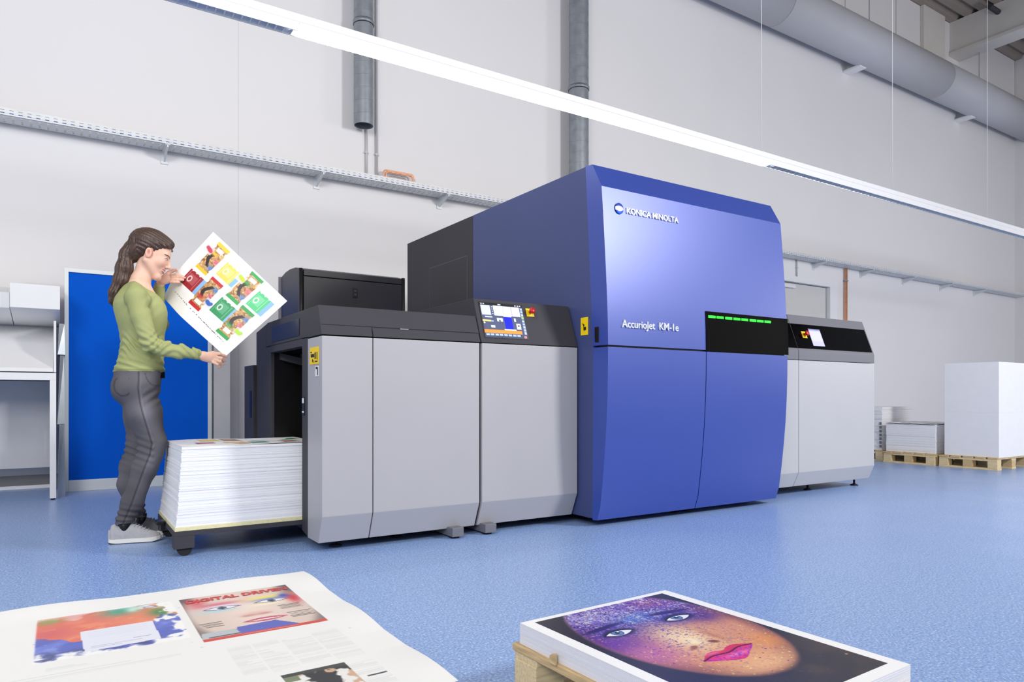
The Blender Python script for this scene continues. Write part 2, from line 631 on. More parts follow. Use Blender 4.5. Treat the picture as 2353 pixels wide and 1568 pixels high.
# ================================================================== DUCTS AND PIPES ON THE WALL
def spiral_duct(x, y, r, z0, z1, clampz, label, seam=.138):
    t = thing('spiral_duct', (x, y, z0), label, 'duct', 'vertical spiral ducts')
    prof = [(r - .006, z0 + .25), (r - .006, z0), (r, z0)]
    z = z0 + .03
    n = 0
    bm = bmesh.new()
    N = 36
    # outer skin with helical seam ridge: rings following a helix
    rings = []
    zz = z0
    zl = []
    while zz < z1:
        zl += [(zz, r), (zz + seam - .009, r), (zz + seam - .008, r + .0018), (zz + seam - .001, r + .0018)]
        zz += seam
    zl.append((zz, r))
    for (zz, rr) in zl:
        rings.append([bm.verts.new((x + rr * math.cos(2 * PI * k / N), y + rr * math.sin(2 * PI * k / N),
                                    (zz + (.022 * math.sin(2 * PI * k / N + .8) if zz > z0 + .05 else 0)))) for k in range(N)])
    for a, c in zip(rings[:-1], rings[1:]):
        for k in range(N):
            f = bm.faces.new((a[k], a[(k + 1) % N], c[(k + 1) % N], c[k]))
            f.smooth = True
    for rg in rings:
        for k in range(N):
            ed_ = bm.edges.get((rg[k], rg[(k + 1) % N]))
            if ed_: ed_.smooth = False
    inner = [bm.verts.new((x + (r - .007) * math.cos(2 * PI * k / N), y + (r - .007) * math.sin(2 * PI * k / N), z0)) for k in range(N)]
    inner2 = [bm.verts.new((x + (r - .007) * math.cos(2 * PI * k / N), y + (r - .007) * math.sin(2 * PI * k / N), z0 + 1.2)) for k in range(N)]
    for k in range(N):
        bm.faces.new((rings[0][k], inner[k], inner[(k + 1) % N], rings[0][(k + 1) % N]))
        bm.faces.new((inner[k], inner2[k], inner2[(k + 1) % N], inner[(k + 1) % N]))
    bm.faces.new(inner2)
    from_bm('duct_skin', bm, M_steel, t)
    for cz in clampz:
        c = lathe('clamp', [(r + .001, cz - .02), (r + .009, cz - .02), (r + .009, cz + .02), (r + .001, cz + .02)], M_steel, t,
                  mtx=Matrix.Translation((x, y, 0)))
        tube('rubber_liner', (x, y, cz - .026), (x, y, cz + .026), r + .004, M_rub, c, n=36)
        tube('clamp_stud', (x - .02, y + r, cz), (x - .02, WY - .004, cz), .012, M_steel, c, n=8)
    return t


spiral_duct(2.79, 7.25, .105, 3.74, 6.6, (4.85,), 'galvanised spiral duct ending open above the cable tray')
spiral_duct(5.73, 7.22, .130, 3.45, 6.6, (4.83,), 'galvanised spiral duct disappearing behind the blue printing tower')
for k, (cx, z0, z1, r) in enumerate(((2.88, 3.2, 3.78, .012), (3.0, 3.2, ZC - .1, .013))):
    c = thing('conduit', (cx, WY - .02, z0), ('short' if k == 0 else 'tall') + ' pale wall conduit rising from the tray beside the open duct', 'conduit', 'wall conduits')
    tube('pipe', (cx, WY - .02, z0), (cx, WY - .02, z1), r, M_pvc, c, n=10)
    zz = z0 + .3
    while zz < z1:
        box('clip', (cx - r - .006, WY - .035, zz), (cx + r + .006, WY, zz + .02), M_pvc, c)
        zz += 1.1
# copper loop above the tray, two pipes
for k in range(2):
    x0, x1 = 3.06 + .018 * k, 3.42 - .018 * k
    z = 3.335 - .022 * k
    yy = 7.34 - .025 * k
    pts = []
    R = .03
    pts.append((x0, yy, 3.15))
    for q in range(5):
        a = PI / 2 * q / 4
        pts.append((x0 + R - R * math.cos(a), yy, z - R + R * math.sin(a)))
    for q in range(5):
        a = PI / 2 * q / 4
        pts.append((x1 - R + R * math.sin(a), yy, z - R + R * math.cos(a)))
    pts.append((x1, yy, 3.15))
    o = path_tube('copper_pipe', pts, .0095, M_copper)
    tag(o, ('outer' if k == 0 else 'inner') + ' bent copper pipe looping out of the cable tray', 'pipe', 'copper loop')
for k in range(2):
    cx = 12.03 + .045 * k
    c = thing('copper_pipe', (cx, WY - .03, 0.2), ('left' if k == 0 else 'right') + ' of two straight copper pipes beside the grey door', 'pipe', 'copper pipes by the door')
    tube('pipe', (cx, WY - .03, .2), (cx, WY - .03, 3.13), .016, M_copper, c, n=12)
    for zz in (.8, 1.9, 2.9): box('clip', (cx - .022, WY - .05, zz), (cx + .022, WY, zz + .025), M_steel, c)
c = thing('conduit', (10.62, WY - .02, 2.8), 'thin pale conduit dropping from the tray above the door', 'conduit', 'wall conduits')
tube('pipe', (10.62, WY - .02, 2.86), (10.62, WY - .02, 3.2), .012, M_pvc, c, n=10)
box('clip', (10.60, WY - .035, 3.0), (10.64, WY, 3.02), M_pvc, c)
so = thing('wall_socket', (1.70, WY, .41), 'small white wall socket low on the wall beside the blue board', 'socket')
box('plate', (1.60, WY - .012, .36), (1.82, WY, .46), M_white, so, bev=.004)
box('insert', (1.63, WY - .016, .385), (1.70, WY - .012, .435), M_pvc, so, bev=.002)
box('insert', (1.72, WY - .016, .385), (1.79, WY - .012, .435), M_pvc, so, bev=.002)

# big round duct along the wall
bd = thing('ventilation_duct', (12, 7.03, 6.96), 'huge pale round ventilation duct under the roof along the wall', 'duct')
R = .349
DY, DZ = 7.03, 7.06
for a, c in ((-7.0, -.4), (-.4, 4.6), (4.6, 9.6), (9.6, 14.55), (14.55, 18.98)):
    tube('duct_section', (a + .004, DY, DZ), (c - .004, DY, DZ), R, M_ductwhite, bd, n=64)
    tube('joint', (c - .006, DY, DZ), (c + .006, DY, DZ), R - .004, M_gap, bd, n=64)
for hx in (12.1, 6.4, 16.2):
    box('saddle', (hx - .10, DY + .06, DZ - R - .012), (hx + .10, WY, DZ - R + .03), M_white, bd, bev=.01)
    tube('hanger_rod', (hx, DY - .05, DZ + R), (hx, DY - .05, ZC), .008, M_steel, bd, n=8)
# ================================================================== PAINTED PRINTS (colour grids)
def vnoise2(u, v, seed):
    r = np.random.RandomState(seed).rand(64, 64).astype(np.float32)
    iu = np.floor(u).astype(int); iv = np.floor(v).astype(int)
    fu = u - iu; fv = v - iv
    fu = fu * fu * (3 - 2 * fu); fv = fv * fv * (3 - 2 * fv)
    g = lambda a, c: r[a % 64, c % 64]
    return (g(iu, iv) * (1 - fu) * (1 - fv) + g(iu + 1, iv) * fu * (1 - fv) + g(iu, iv + 1) * (1 - fu) * fv + g(iu + 1, iv + 1) * fu * fv)


def fbm2(u, v, seed, octv=4):
    s = 0; a = .5; t = 0
    for k in range(octv):
        s = s + a * vnoise2(u, v, seed + k); t += a
        u = u * 2.03 + 3.1; v = v * 2.03 + 7.7; a *= .5
    return s / t


def sm(e0, e1, x):
    t = np.clip((x - e0) / (e1 - e0 + 1e-9), 0, 1)
    return t * t * (3 - 2 * t)


class Canvas:
    def __init__(s, w, h, nu, nv, bg=(246, 246, 247)):
        s.w, s.h, s.nu, s.nv = w, h, nu, nv
        s.u, s.v = np.meshgrid(np.linspace(0, w, nu), np.linspace(0, h, nv))
        s.c = np.ones((nv, nu, 3)) * np.array(bg, float)

    def put(s, mask, col, al=1.0):
        m = (np.clip(mask, 0, 1) * al)[..., None]
        s.c = s.c * (1 - m) + np.array(col, float) * m

    def rot(s, cu, cv, a):
        du, dv = s.u - cu, s.v - cv
        c, n = math.cos(a), math.sin(a)
        return du * c + dv * n, -du * n + dv * c

    def ell(s, cu, cv, ru, rv, col, a=0, soft=.15, al=1.0):
        x, y = s.rot(cu, cv, a)
        d = np.sqrt((x / ru) ** 2 + (y / rv) ** 2)
        s.put(1 - sm(1 - soft, 1 + soft, d), col, al)

    def rect(s, u0, v0, u1, v1, col, al=1.0, a=0):
        cu, cv = (u0 + u1) / 2, (v0 + v1) / 2
        x, y = s.rot(cu, cv, a)
        s.put(((abs(x) <= (u1 - u0) / 2) & (abs(y) <= (v1 - v0) / 2)) * 1.0, col, al)

    def poly(s, pts, col, al=1.0):
        ins = np.zeros(s.u.shape, bool)
        n = len(pts)
        for i in range(n):
            x0, y0 = pts[i]; x1, y1 = pts[(i + 1) % n]
            if y0 == y1: continue
            cnd = ((y0 > s.v) != (y1 > s.v)) & (s.u < (x1 - x0) * (s.v - y0) / (y1 - y0) + x0)
            ins ^= cnd
        s.put(ins * 1.0, col, al)


def grid_mesh(name, cv, pts, m, parent, local=False, thick=0.0, back=(246, 246, 247)):
    """cv: Canvas; pts: (nv,nu,3) world points. Optional thin backing for free sheets."""
    nv, nu = cv.nv, cv.nu
    V = pts.reshape(-1, 3)
    i = np.arange(nu * nv).reshape(nv, nu)
    F = np.stack([i[:-1, :-1], i[1:, :-1], i[1:, 1:], i[:-1, 1:]], -1).reshape(-1, 4)
    cols = cv.c.reshape(-1, 3) / 255
    if thick:
        e1 = pts[0, -1] - pts[0, 0]; e2 = pts[-1, 0] - pts[0, 0]
        nrm = np.cross(e2, e1); nrm = nrm / np.linalg.norm(nrm)
        n0 = len(V)
        V = np.concatenate([V, V - nrm * thick])
        F = np.concatenate([F, F[:, ::-1] + n0])
        rim = np.concatenate([i[0, :], i[1:, -1], i[-1, ::-1][1:], i[::-1, 0][1:-1]])
        r2 = np.roll(rim, -1)
        F = np.concatenate([F, np.stack([rim, r2, r2 + n0, rim + n0], -1)])
        cols = np.concatenate([cols, np.ones_like(cols) * np.array(back) / 255])
    me = bpy.data.meshes.new(name)
    me.vertices.add(len(V)); me.vertices.foreach_set('co', V.astype(np.float32).ravel())
    me.loops.add(F.size); me.loops.foreach_set('vertex_index', F.astype(np.int32).ravel())
    me.polygons.add(len(F)); me.polygons.foreach_set('loop_start', np.arange(0, F.size, 4, dtype=np.int32))
    me.update(calc_edges=True)
    me.validate()
    set_cols(me, cols)
    return link_mesh(name, me, m, parent, local)


def set_cols(me, cols):
    c = np.where(cols <= .04045, cols / 12.92, ((cols + .055) / 1.055) ** 2.4)
    at = me.color_attributes.new('Col', 'FLOAT_COLOR', 'POINT')
    at.data.foreach_set('color', np.concatenate([c, np.ones((len(c), 1))], 1).astype(np.float32).ravel())


def plane_pts(cv, O, U, V):
    O, U, V = (np.array(q, float) for q in (O, U, V))
    return O + (cv.u / cv.w)[..., None] * U + (cv.v / cv.h)[..., None] * V


# ================================================================== THE PRINTING PRESS
FY = 3.479


def lower_prof(yb, ztop, z0=.05):
    return [(FY, .192), (FY, ztop), (yb, ztop), (yb, z0), (3.538, z0)]


def e_stop(parent, p, nrm, s=1.0):
    """yellow plate and red mushroom button at p with outward normal"""
    q = Vector(nrm).to_track_quat('Z', 'Y').to_matrix().to_4x4()
    M = Matrix.Translation(p) @ q
    bm = bmesh.new()
    bm_box(bm, (-.027 * s, -.027 * s, 0), (.027 * s, .027 * s, .004), .001)
    bmesh.ops.transform(bm, matrix=M, verts=bm.verts)
    pl_ = from_bm('emergency_plate', bm, M_yellow, parent)
    lathe('emergency_button', [(.010 * s, .004), (.010 * s, .022), (.019 * s, .026), (.020 * s, .036), (.014 * s, .042), (.002, .043)],
          M_red, pl_, n=20, mtx=M)


def foot(parent, x, y, z1, r=.022):
    lathe('levelling_foot', [(r + .012, 0), (r + .012, .008), (r - .008, .016), (.009, .02), (.009, z1)], M_black, parent, n=18,
          mtx=Matrix.Translation((x, y, 0)))


# ---- delivery unit
du = thing('delivery_unit', (1.58, 4.2, 0), 'grey delivery unit at the left end of the press with open dark bay', 'press unit')
prism('front_panel', lower_prof(3.72, 1.108), 1.119, 1.3875, M_lgrey, du, bev=.003)
prism('door', lower_prof(3.56, 1.108), 1.3935, 2.036, M_lgrey, du, bev=.003)
# hood: dark cap with slanted front
hood = prism('hood', [(3.4975, 1.168), (3.539, 1.270), (4.576, 1.268), (4.60, 1.262), (4.60, 1.118), (3.50, 1.118), (3.50, 1.168)], 1.1195, 2.044, M_dgrey, du, bev=.003)
prism('hood_end_cap', [(3.479, 1.115), (3.539, 1.269), (3.716, 1.2685), (3.716, 1.115)], 1.117, 1.388, M_dgrey, du, bev=.002)
prism('hood_flap', [(3.4785, 1.114), (3.4975, 1.163), (3.52, 1.163), (3.52, 1.114)], 1.3935, 2.042, M_dgrey, du, bev=.0015)
box('flap_catch', (1.55, 3.494, 1.1625), (1.60, 3.50, 1.1675), M_chrome, du)
box('hood_window', (1.1165, 3.871, 1.136), (1.1195, 4.447, 1.232), M_darkwin, du, bev=.001)
# dark side frame round the bay
prism('side_frame', [(3.724, .055), (3.724, 1.114), (3.822, 1.114), (3.822, .075)], 1.119, 1.98, M_dgrey, du, bev=.002)
prism('rear_column', [(4.489, .06), (4.489, 1.114), (4.60, 1.114), (4.60, 1.262), (4.865, 1.228), (4.865, .06)], 1.119, 2.04, M_dgrey, du, bev=.003)
box('bay_lintel', (1.119, 3.822, 1.075), (1.17, 4.489, 1.116), M_dgrey, du, bev=.002)
sb = box('side_box', (1.10, 4.868, .05), (2.04, 5.134, 1.012), M_dgrey, du, bev=.004)
box('handle_slot', (1.097, 4.91, .66), (1.102, 4.965, .84), M_darkwin, sb, bev=.001)
box('bay_floor', (1.3, 3.822, .05), (2.04, 4.489, .10), M_black, du)
box('bay_back', (1.96, 3.822, .05), (2.04, 4.489, 1.11), M_black, du)
# inside the bay: guide plates
prism('sheet_guide', [(3.826, 1.07), (4.485, 1.07), (4.485, 1.04), (3.826, 1.04)], 1.30, 1.9, M_mgrey, du)
mesh('guide_slope', [(1.17, 4.485, 1.07), (1.17, 4.485, 1.03), (1.8, 4.2, .86), (1.8, 4.2, .90), (1.17, 4.44, 1.07), (1.17, 4.44, 1.03), (1.8, 4.16, .86), (1.8, 4.16, .90)],
     [(0, 1, 2, 3), (7, 6, 5, 4), (0, 4, 5, 1), (3, 2, 6, 7), (1, 5, 6, 2), (0, 3, 7, 4)], M_dgrey, du)
box('inner_plate', (1.55, 3.99, .1), (1.58, 4.480, 1.0), M_black, du, bev=.004)
box('bay_shade_sheet', (1.14, 4.482, .1), (1.96, 4.4895, 1.07), M_black, du)  # black sheets added to deepen the shade inside the bay
box('bay_shade_sheet', (1.14, 3.8215, .1), (1.96, 3.828, 1.07), M_black, du)
tube('guide_rod', (1.2, 3.86, .88), (1.2, 3.84, .88), .014, M_chrome, du, n=12)
sl = box('sensor_strip', (1.115, 3.768, .70), (1.1195, 3.812, .80), M_black, du, bev=.001)
box('sensor_light', (1.1125, 3.776, .765), (1.1155, 3.80, .792), M_white, sl)
box('sensor_light', (1.1125, 3.776, .713), (1.1155, 3.80, .722), M_white, sl)
# labels on the pale edge strip
lb = box('warning_label', (1.1165, 3.528, .968), (1.1185, 3.675, 1.057), M_yellow, du)
for (y0, y1, z0, z1) in ((3.60, 3.655, 1.005, 1.022), (3.545, 3.552, .99, 1.03), (3.565, 3.575, .995, 1.03), (3.585, 3.593, .995, 1.028), (3.545, 3.585, .978, .985)):
    box('label_mark', (1.1155, y0, z0), (1.1166, y1, z1), M_ink, lb)
for (y0, y1, z0, z1) in ((3.62, 3.632, .98, .995), (3.60, 3.607, .975, .99), (3.64, 3.66, 1.028, 1.035)):
    box('label_mark', (1.1155, y0, z0), (1.1166, y1, z1), M_ink, lb)
lb = box('white_label', (1.1165, 3.53, .905), (1.1185, 3.585, .958), M_white, du)
box('label_mark', (1.1155, 3.537, .91), (1.1166, 3.548, .95), M_ink, lb)
box('label_mark', (1.1155, 3.548, .942), (1.1166, 3.572, .953), M_ink, lb)
# base frame and feet
box('base_frame', (1.16, 3.62, .055), (2.03, 4.8, .11), M_black, du)

for fx, fy in ((1.25, 3.66), (1.25, 4.75), (1.62, 3.72)): foot(du, fx, fy, .06)
bk = box('outrigger', (1.857, 3.47, .012), (1.929, 3.70, .062), M_mgrey, du, bev=.003)
lathe('pad', [(.03, 0), (.03, .012)], M_black, bk, n=18, mtx=Matrix.Translation((1.893, 3.52, 0)))

# ---- transport unit with console
tu = thing('control_unit', (2.4, 4.0, 0), 'grey press unit with slanted touch screen console beside blue tower', 'press unit')
prism('door', lower_prof(3.58, 1.109), 2.054, 2.750, M_lgrey, tu, bev=.003)
prism('dark_seam', [(3.50, .2), (3.50, 1.11), (3.58, 1.11), (3.58, .06), (3.55, .06)], 2.040, 2.054, M_dgrey, tu)
prism('console', [(3.479, 1.114), (3.575, 1.379), (4.34, 1.381), (4.34, .06), (3.585, .06), (3.585, 1.114)], 2.050, 2.752, M_dgrey, tu, bev=.003)
bk = box('outrigger', (2.071, 3.47, .012), (2.146, 3.70, .062), M_mgrey, tu, bev=.003)
lathe('pad', [(.03, 0), (.03, .012)], M_black, bk, n=18, mtx=Matrix.Translation((2.108, 3.52, 0)))
box('base_frame', (2.06, 3.62, .04), (2.74, 4.3, .062), M_black, tu)
SD = Vector((0, 3.575 - 3.479, 1.379 - 1.114)).normalized()      # up the slope
SN = Vector((0, -SD.z, SD.y))                                     # outward


def slope(x, s, off=0.0):
    p = Vector((x, 3.479, 1.114)) + SD * s + SN * off
    return tuple(p)


def slope_box(name, x0, x1, s0, s1, t, m, parent, t0=-.002):
    v = [slope(x, s, o) for o in (t0, t) for (x, s) in ((x0, s0), (x1, s0), (x1, s1), (x0, s1))]
    return mesh(name, v, [(3, 2, 1, 0), (4, 5, 6, 7), (0, 1, 5, 4), (1, 2, 6, 5), (2, 3, 7, 6), (3, 0, 4, 7)], m, parent)


slope_box('screen_bezel', 2.078, 2.388, .030, .262, .003, M_black, tu)
cv = Canvas(.297, .222, 150, 112, (70, 74, 92))
cv.rect(0, 0, .297, .014, (28, 30, 38))
for q in (.005, .02, .125, .135, .245, .262, .278): cv.rect(q, .004, q + .01, .009, (190, 195, 205))
cv.rect(.002, .016, .066, .078, (176, 180, 200))
cv.rect(.072, .016, .085, .078, (60, 66, 90))
for q in range(4): cv.rect(.074, .02 + q * .015, .083, .028 + q * .015, (150, 160, 190))
cv.rect(.088, .016, .154, .078, (240, 240, 228))
cv.rect(.157, .016, .214, .078, (188, 190, 206)); cv.rect(.217, .016, .274, .078, (186, 188, 205))
cv.rect(.279, .016, .297, .2, (96, 104, 140))
for q in range(9): cv.rect(.281, .02 + q * .02, .295, .032 + q * .02, (150, 200, 60) if q == 3 else (160, 176, 220))
cv.rect(.0, .08, .278, .168, (72, 78, 104))
cv.rect(.15, .085, .206, .165, (26, 34, 205))
cv.rect(.15, .079, .206, .084, (190, 192, 205))
cv.rect(.10, .095, .14, .118, (214, 216, 224)); cv.rect(.115, .105, .125, .118, (40, 44, 60))
cv.rect(.222, .09, .235, .112, (220, 224, 230)); cv.rect(.232, .125, .262, .163, (226, 226, 230)); cv.rect(.240, .135, .255, .145, (60, 64, 80))
cv.rect(.0, .112, .058, .122, (236, 206, 110)); cv.rect(.06, .114, .075, .122, (150, 160, 200)); cv.rect(.004, .125, .014, .134, (230, 220, 180))
cv.rect(.05, .145, .078, .158, (214, 214, 222)); cv.rect(.02, .088, .07, .094, (180, 190, 220))
cv.rect(.14, .166, .225, .175, (206, 206, 214))
cv.rect(.0, .174, .262, .194, (250, 132, 58))
cv.rect(.0, .196, .297, .222, (58, 66, 92))
for q in range(8): cv.rect(.006 + q * .031, .199, .03 + q * .031, .211, (150, 170, 205))
cv.rect(.273, .205, .29, .218, (214, 120, 100))
grid_mesh('touch_screen', cv, plane_pts(cv, slope(2.0845, .257, .0035), (.297, 0, 0), -np.array(SD) * .222), M_screen, tu)
e_stop(tu, slope(2.436, .2145, 0), SN)

# ---- blue printing tower
pt = thing('printing_tower', (3.64, 4.0, 0), 'tall metallic blue printing tower with black window and green lights', 'press unit')
prism('side_body', [(3.344, .05), (3.340, 1.1), (3.413, 2.234), (4.823, 2.2365), (4.823, .05)], 2.7635, 4.5165, M_navy, pt, bev=.002)
rc = prism('rear_cabinet', [(4.829, .05), (4.829, 2.236), (6.06, 2.238), (6.06, .05)], 2.7625, 4.50, M_dgrey, pt, bev=.003)
box('access_panel', (2.7590, 4.917, 1.30), (2.7640, 5.583, 1.930), M_dgrey, rc, bev=.0015)
box('panel_gap', (2.7610, 4.911, 1.294), (2.7634, 5.589, 1.936), M_gap, rc)
zf = [.041, .128, .28, .45, .62, .80, .95, 1.103, 1.25, 1.4, 1.58, 1.75, 1.92, 2.083, 2.237]
yfv = [3.317, 3.288, 3.267, 3.2475, 3.232, 3.222, 3.2175, 3.2160, 3.2185, 3.2255, 3.2365, 3.249, 3.262, 3.276, 3.363]
yf = lambda z: float(np.interp(z, zf, yfv))
yb = lambda z: float(np.interp(z, [.041, 1.1, 2.237], [3.343, 3.339, 3.412]))


def cover(name, x0, x1, z0, z1, m, lb=0.0, rb=0.0, off=0.0, ybk=None):
    zs = [z0] + [z for z in zf if z0 + .004 < z < z1 - .004] + [z1]
    V, F = [], []
    for z in zs:
        f_ = yf(z) - off
        bk_ = yb(z) if ybk is None else f_ + ybk
        V += [(x0, bk_, z), (x0 + lb, f_, z), (x1 - rb, f_, z), (x1, bk_, z)]
    n = len(zs)
    for i in range(n - 1):
        a, c = i * 4, i * 4 + 4
        for k in range(4): F.append((a + k, a + (k + 1) % 4, c + (k + 1) % 4, c + k))
    F.append((3, 2, 1, 0)); F.append(tuple(range(4 * n - 4, 4 * n)))
    o = mesh(name, V, F, m, pt)
    me = o.data
    # smooth only the gently curved faces
    import bmesh as _b
    bm = _b.new(); bm.from_mesh(me)
    _b.ops.recalc_face_normals(bm, faces=bm.faces)
    for f in bm.faces: f.smooth = True
    for e in bm.edges:
        if len(e.link_faces) == 2 and e.calc_face_angle(0) > math.radians(12): e.smooth = False
    bm.to_mesh(me); bm.free()
    return o


cover('upper_cover', 2.762, 4.518, 1.1125, 2.237, M_blue, .015, .015)
cover('lower_door', 2.762, 3.6315, .041, 1.1005, M_blue, .015, .0)
cover('lower_door', 3.6385, 4.518, .041, 1.1005, M_blue, .0, .015)
box('cover_gap', (2.79, 3.235, 1.06), (4.49, 3.335, 1.13), M_black, pt)
box('cover_gap', (3.60, 3.325, .06), (3.67, 3.345, 1.06), M_black, pt)
win = cover('status_window', 3.632, 4.510, 1.106, 1.372, M_glass, .0, .0, off=.004, ybk=.02)
ledx = [3.657, 3.738, 3.825, 3.910, 3.992, 4.080, 4.160, 4.242]
for lx in ledx:
    box('status_light', (lx, yf(1.338) - .0062, 1.329), (lx + .070, yf(1.338) - .003, 1.3455), M_green, win)
vs_ = box('vent_slot', (2.764, 3.29, 1.130), (2.778, 3.33, 1.228), M_black, pt, bev=.004)
lb = box('warning_label', (2.7608, 3.388, 1.185), (2.7636, 3.458, 1.295), M_yellow, pt)
box('label_mark', (2.7600, 3.405, 1.215), (2.7610, 3.43, 1.235), M_ink, lb)
mesh('label_mark', [(2.7598, 3.415, 1.205), (2.7598, 3.43, 1.22), (2.7598, 3.42, 1.25), (2.7598, 3.445, 1.262), (2.7598, 3.43, 1.24)], [(0, 1, 2, 4), (2, 3, 4)], M_ink, lb)


def on_front(x, z, off=0.004):
    """matrix that stands text on the curved front at (x, z)"""
    dy = (yf(z + .03) - yf(z - .03)) / .06
    n = Vector((0, -1, dy)).normalized()
    up = Vector((0, -n.z * -1, 0))
    u = Vector((0, dy, 1)).normalized()
    M = Matrix((Vector((1, 0, 0)), u, n)).transposed().to_4x4()
    return Matrix.Translation((x, yf(z) - off, z)) @ M


text('maker_name', 'KONICA MINOLTA', .052, on_front(2.966, 1.938), M_letter, pt, extrude=.004, width=.450, bold=.0006)
text('model_name', 'AccurioJet  KM-1e', .066, on_front(2.885, 1.224), M_letter, pt, extrude=.004, width=.484, bold=.0006)
# emblem: glossy ball disc with a white band of lines
Mx = on_front(2.9055, 1.960, .002)
cvm = Canvas(2, 2, 60, 60)
X, Y = cvm.u - 1, cvm.v - 1
cvm.c[:] = (20, 60, 190)
cvm.put(sm(.2, -.9, Y), (40, 60, 150), .8)
cvm.put(sm(.2, 1.0, Y), (20, 120, 240), .7)
band = (np.abs(Y - .05) < .42 * np.sqrt(np.clip(1 - ((X + .15) / 1.1) ** 2, 0, 1)))
cvm.put(band * 1.0, (236, 240, 252))
for q in range(3): cvm.put(((np.abs(Y - (.05 + .16 * (q - 1)) * 1.0 - .10 * X) < .035) & (X > .2)) * 1.0, (150, 165, 215))
r_ = np.sqrt(X ** 2 + Y ** 2)
sc = np.where(r_ > 1, 1 / np.maximum(r_, 1e-6), 1)
ang = np.arctan2(Y, X)
mxr = np.maximum(np.abs(X), np.abs(Y)); rr = mxr
dx, dy_ = rr * np.cos(ang), rr * np.sin(ang)
pts = np.zeros(X.shape + (3,))
for i in range(X.shape[0]):
    for j in range(X.shape[1]):
        p = Mx @ Vector((dx[i, j] * .034, -dy_[i, j] * .035, .004 + .006 * math.sqrt(max(0, 1 - rr[i, j] ** 2))))
        pts[i, j] = p
# resample the colours onto the disc parametrisation
ii = np.clip(((dy_ + 1) / 2 * 59).round().astype(int), 0, 59); jj = np.clip(((dx + 1) / 2 * 59).round().astype(int), 0, 59)
cvm.c = cvm.c[ii, jj]
grid_mesh('emblem', cvm, pts, M_printg, pt)
box('plinth', (2.85, 3.50, .02), (4.45, 6.0, .06), M_black, pt)
for fx, fy in ((3.58, 3.45), (3.70, 3.45), (2.95, 3.55), (4.4, 3.6)): foot(pt, fx, fy, .06)

# ---- feeder unit
fu = thing('feeder_unit', (5.3, 4.0, 0), 'light grey feeder unit with black slanted panel right of the blue tower', 'press unit')
for x0, x1, nm in ((4.53, 5.013, 'narrow_door'), (5.018, 6.11, 'door')):
    prism(nm, [(FY, .188), (FY, 1.094), (3.56, 1.094), (3.56, .070), (3.531, .070)], x0, x1, M_feedlg, fu, bev=.003)
    prism('hood', [(FY, 1.098), (FY, 1.172), (3.592, 1.477), (4.75, 1.477), (4.75, 1.098)], x0, x1, M_mgrey, fu, bev=.003)
prism('cabinet_body', [(3.565, .07), (3.565, 1.097), (4.75, 1.097), (4.75, .07)], 4.53, 6.105, M_feedlg, fu, bev=.003)
FD = Vector((0, 3.592 - FY, 1.477 - 1.172)).normalized()
FN = Vector((0, -FD.z, FD.y))


def fslope(x, s, off=0.0): return tuple(Vector((x, FY, 1.172)) + FD * s + FN * off)


def fbox(name, x0, x1, s0, s1, t, m, parent, t0=-.004):
    v = [fslope(x, s, o) for o in (t0, t) for (x, s) in ((x0, s0), (x1, s0), (x1, s1), (x0, s1))]
    return mesh(name, v, [(3, 2, 1, 0), (4, 5, 6, 7), (0, 1, 5, 4), (1, 2, 6, 5), (2, 3, 7, 6), (3, 0, 4, 7)], m, parent)


fbox('glass_panel', 4.535, 5.011, .022, .242, .003, M_glass, fu)
gp = fbox('glass_panel', 5.020, 6.088, .022, .242, .003, M_glass, fu)
cv = Canvas(.16, .12, 24, 18, (166, 166, 205))
cv.rect(.0, .0, .16, .01, (120, 120, 160)); cv.rect(.01, .02, .15, .09, (176, 176, 214))
fx0 = 5.235
grid_mesh('small_screen', cv, plane_pts(cv, fslope(fx0, .205, .0045), (.16, 0, 0), -np.array(FD) * .155), M_screen, fu)
e_stop(fu, fslope(5.155, .145, .003), FN, 1.1)
for fx, fy in ((4.72, 3.62), (5.4, 3.66), (6.03, 3.62), (6.03, 4.6)): foot(fu, fx, fy, .075)
box('base_frame', (4.56, 3.72, .045), (5.95, 4.7, .075), M_black, fu)

# ---- black cabinet behind the delivery unit
bc = thing('dryer_cabinet', (1.85, 5.5, 0), 'black cabinet with rounded shoulder standing behind the delivery unit', 'cabinet')
box('front_face', (1.530, 5.18, .05), (2.312, 5.20, 1.692), M_blackcab, bc, bev=.003)
box('top_rail', (1.530, 5.18, 1.698), (2.312, 5.20, 1.744), M_blackcab, bc, bev=.003)
prism('cabinet_body', [(5.20, .05), (5.20, 1.746), (5.30, 1.772), (5.45, 1.782), (5.58, 1.776), (5.70, 1.755), (5.70, .05)], 1.503, 2.334, M_blackcab, bc, bev=.004)
for px_ in (1.497, 2.314):
    tube('corner_post', (px_ + .012, 5.185, .05), (px_ + .012, 5.185, 1.749), .015, M_black, bc, n=14)
tube('corner_post', (1.508, 5.73, .05), (1.508, 5.73, 1.76), .02, M_mgrey, bc, n=14)
ct = box('catch', (1.905, 5.174, 1.562), (1.942, 5.181, 1.635), M_black, bc, bev=.002)
box('catch_slot', (1.915, 5.171, 1.578), (1.932, 5.175, 1.593), M_dgrey, ct)
box('catch_slot', (1.915, 5.171, 1.605), (1.932, 5.175, 1.62), M_dgrey, ct)
foot(bc, 1.58, 5.3, .06); foot(bc, 2.25, 5.3, .06)
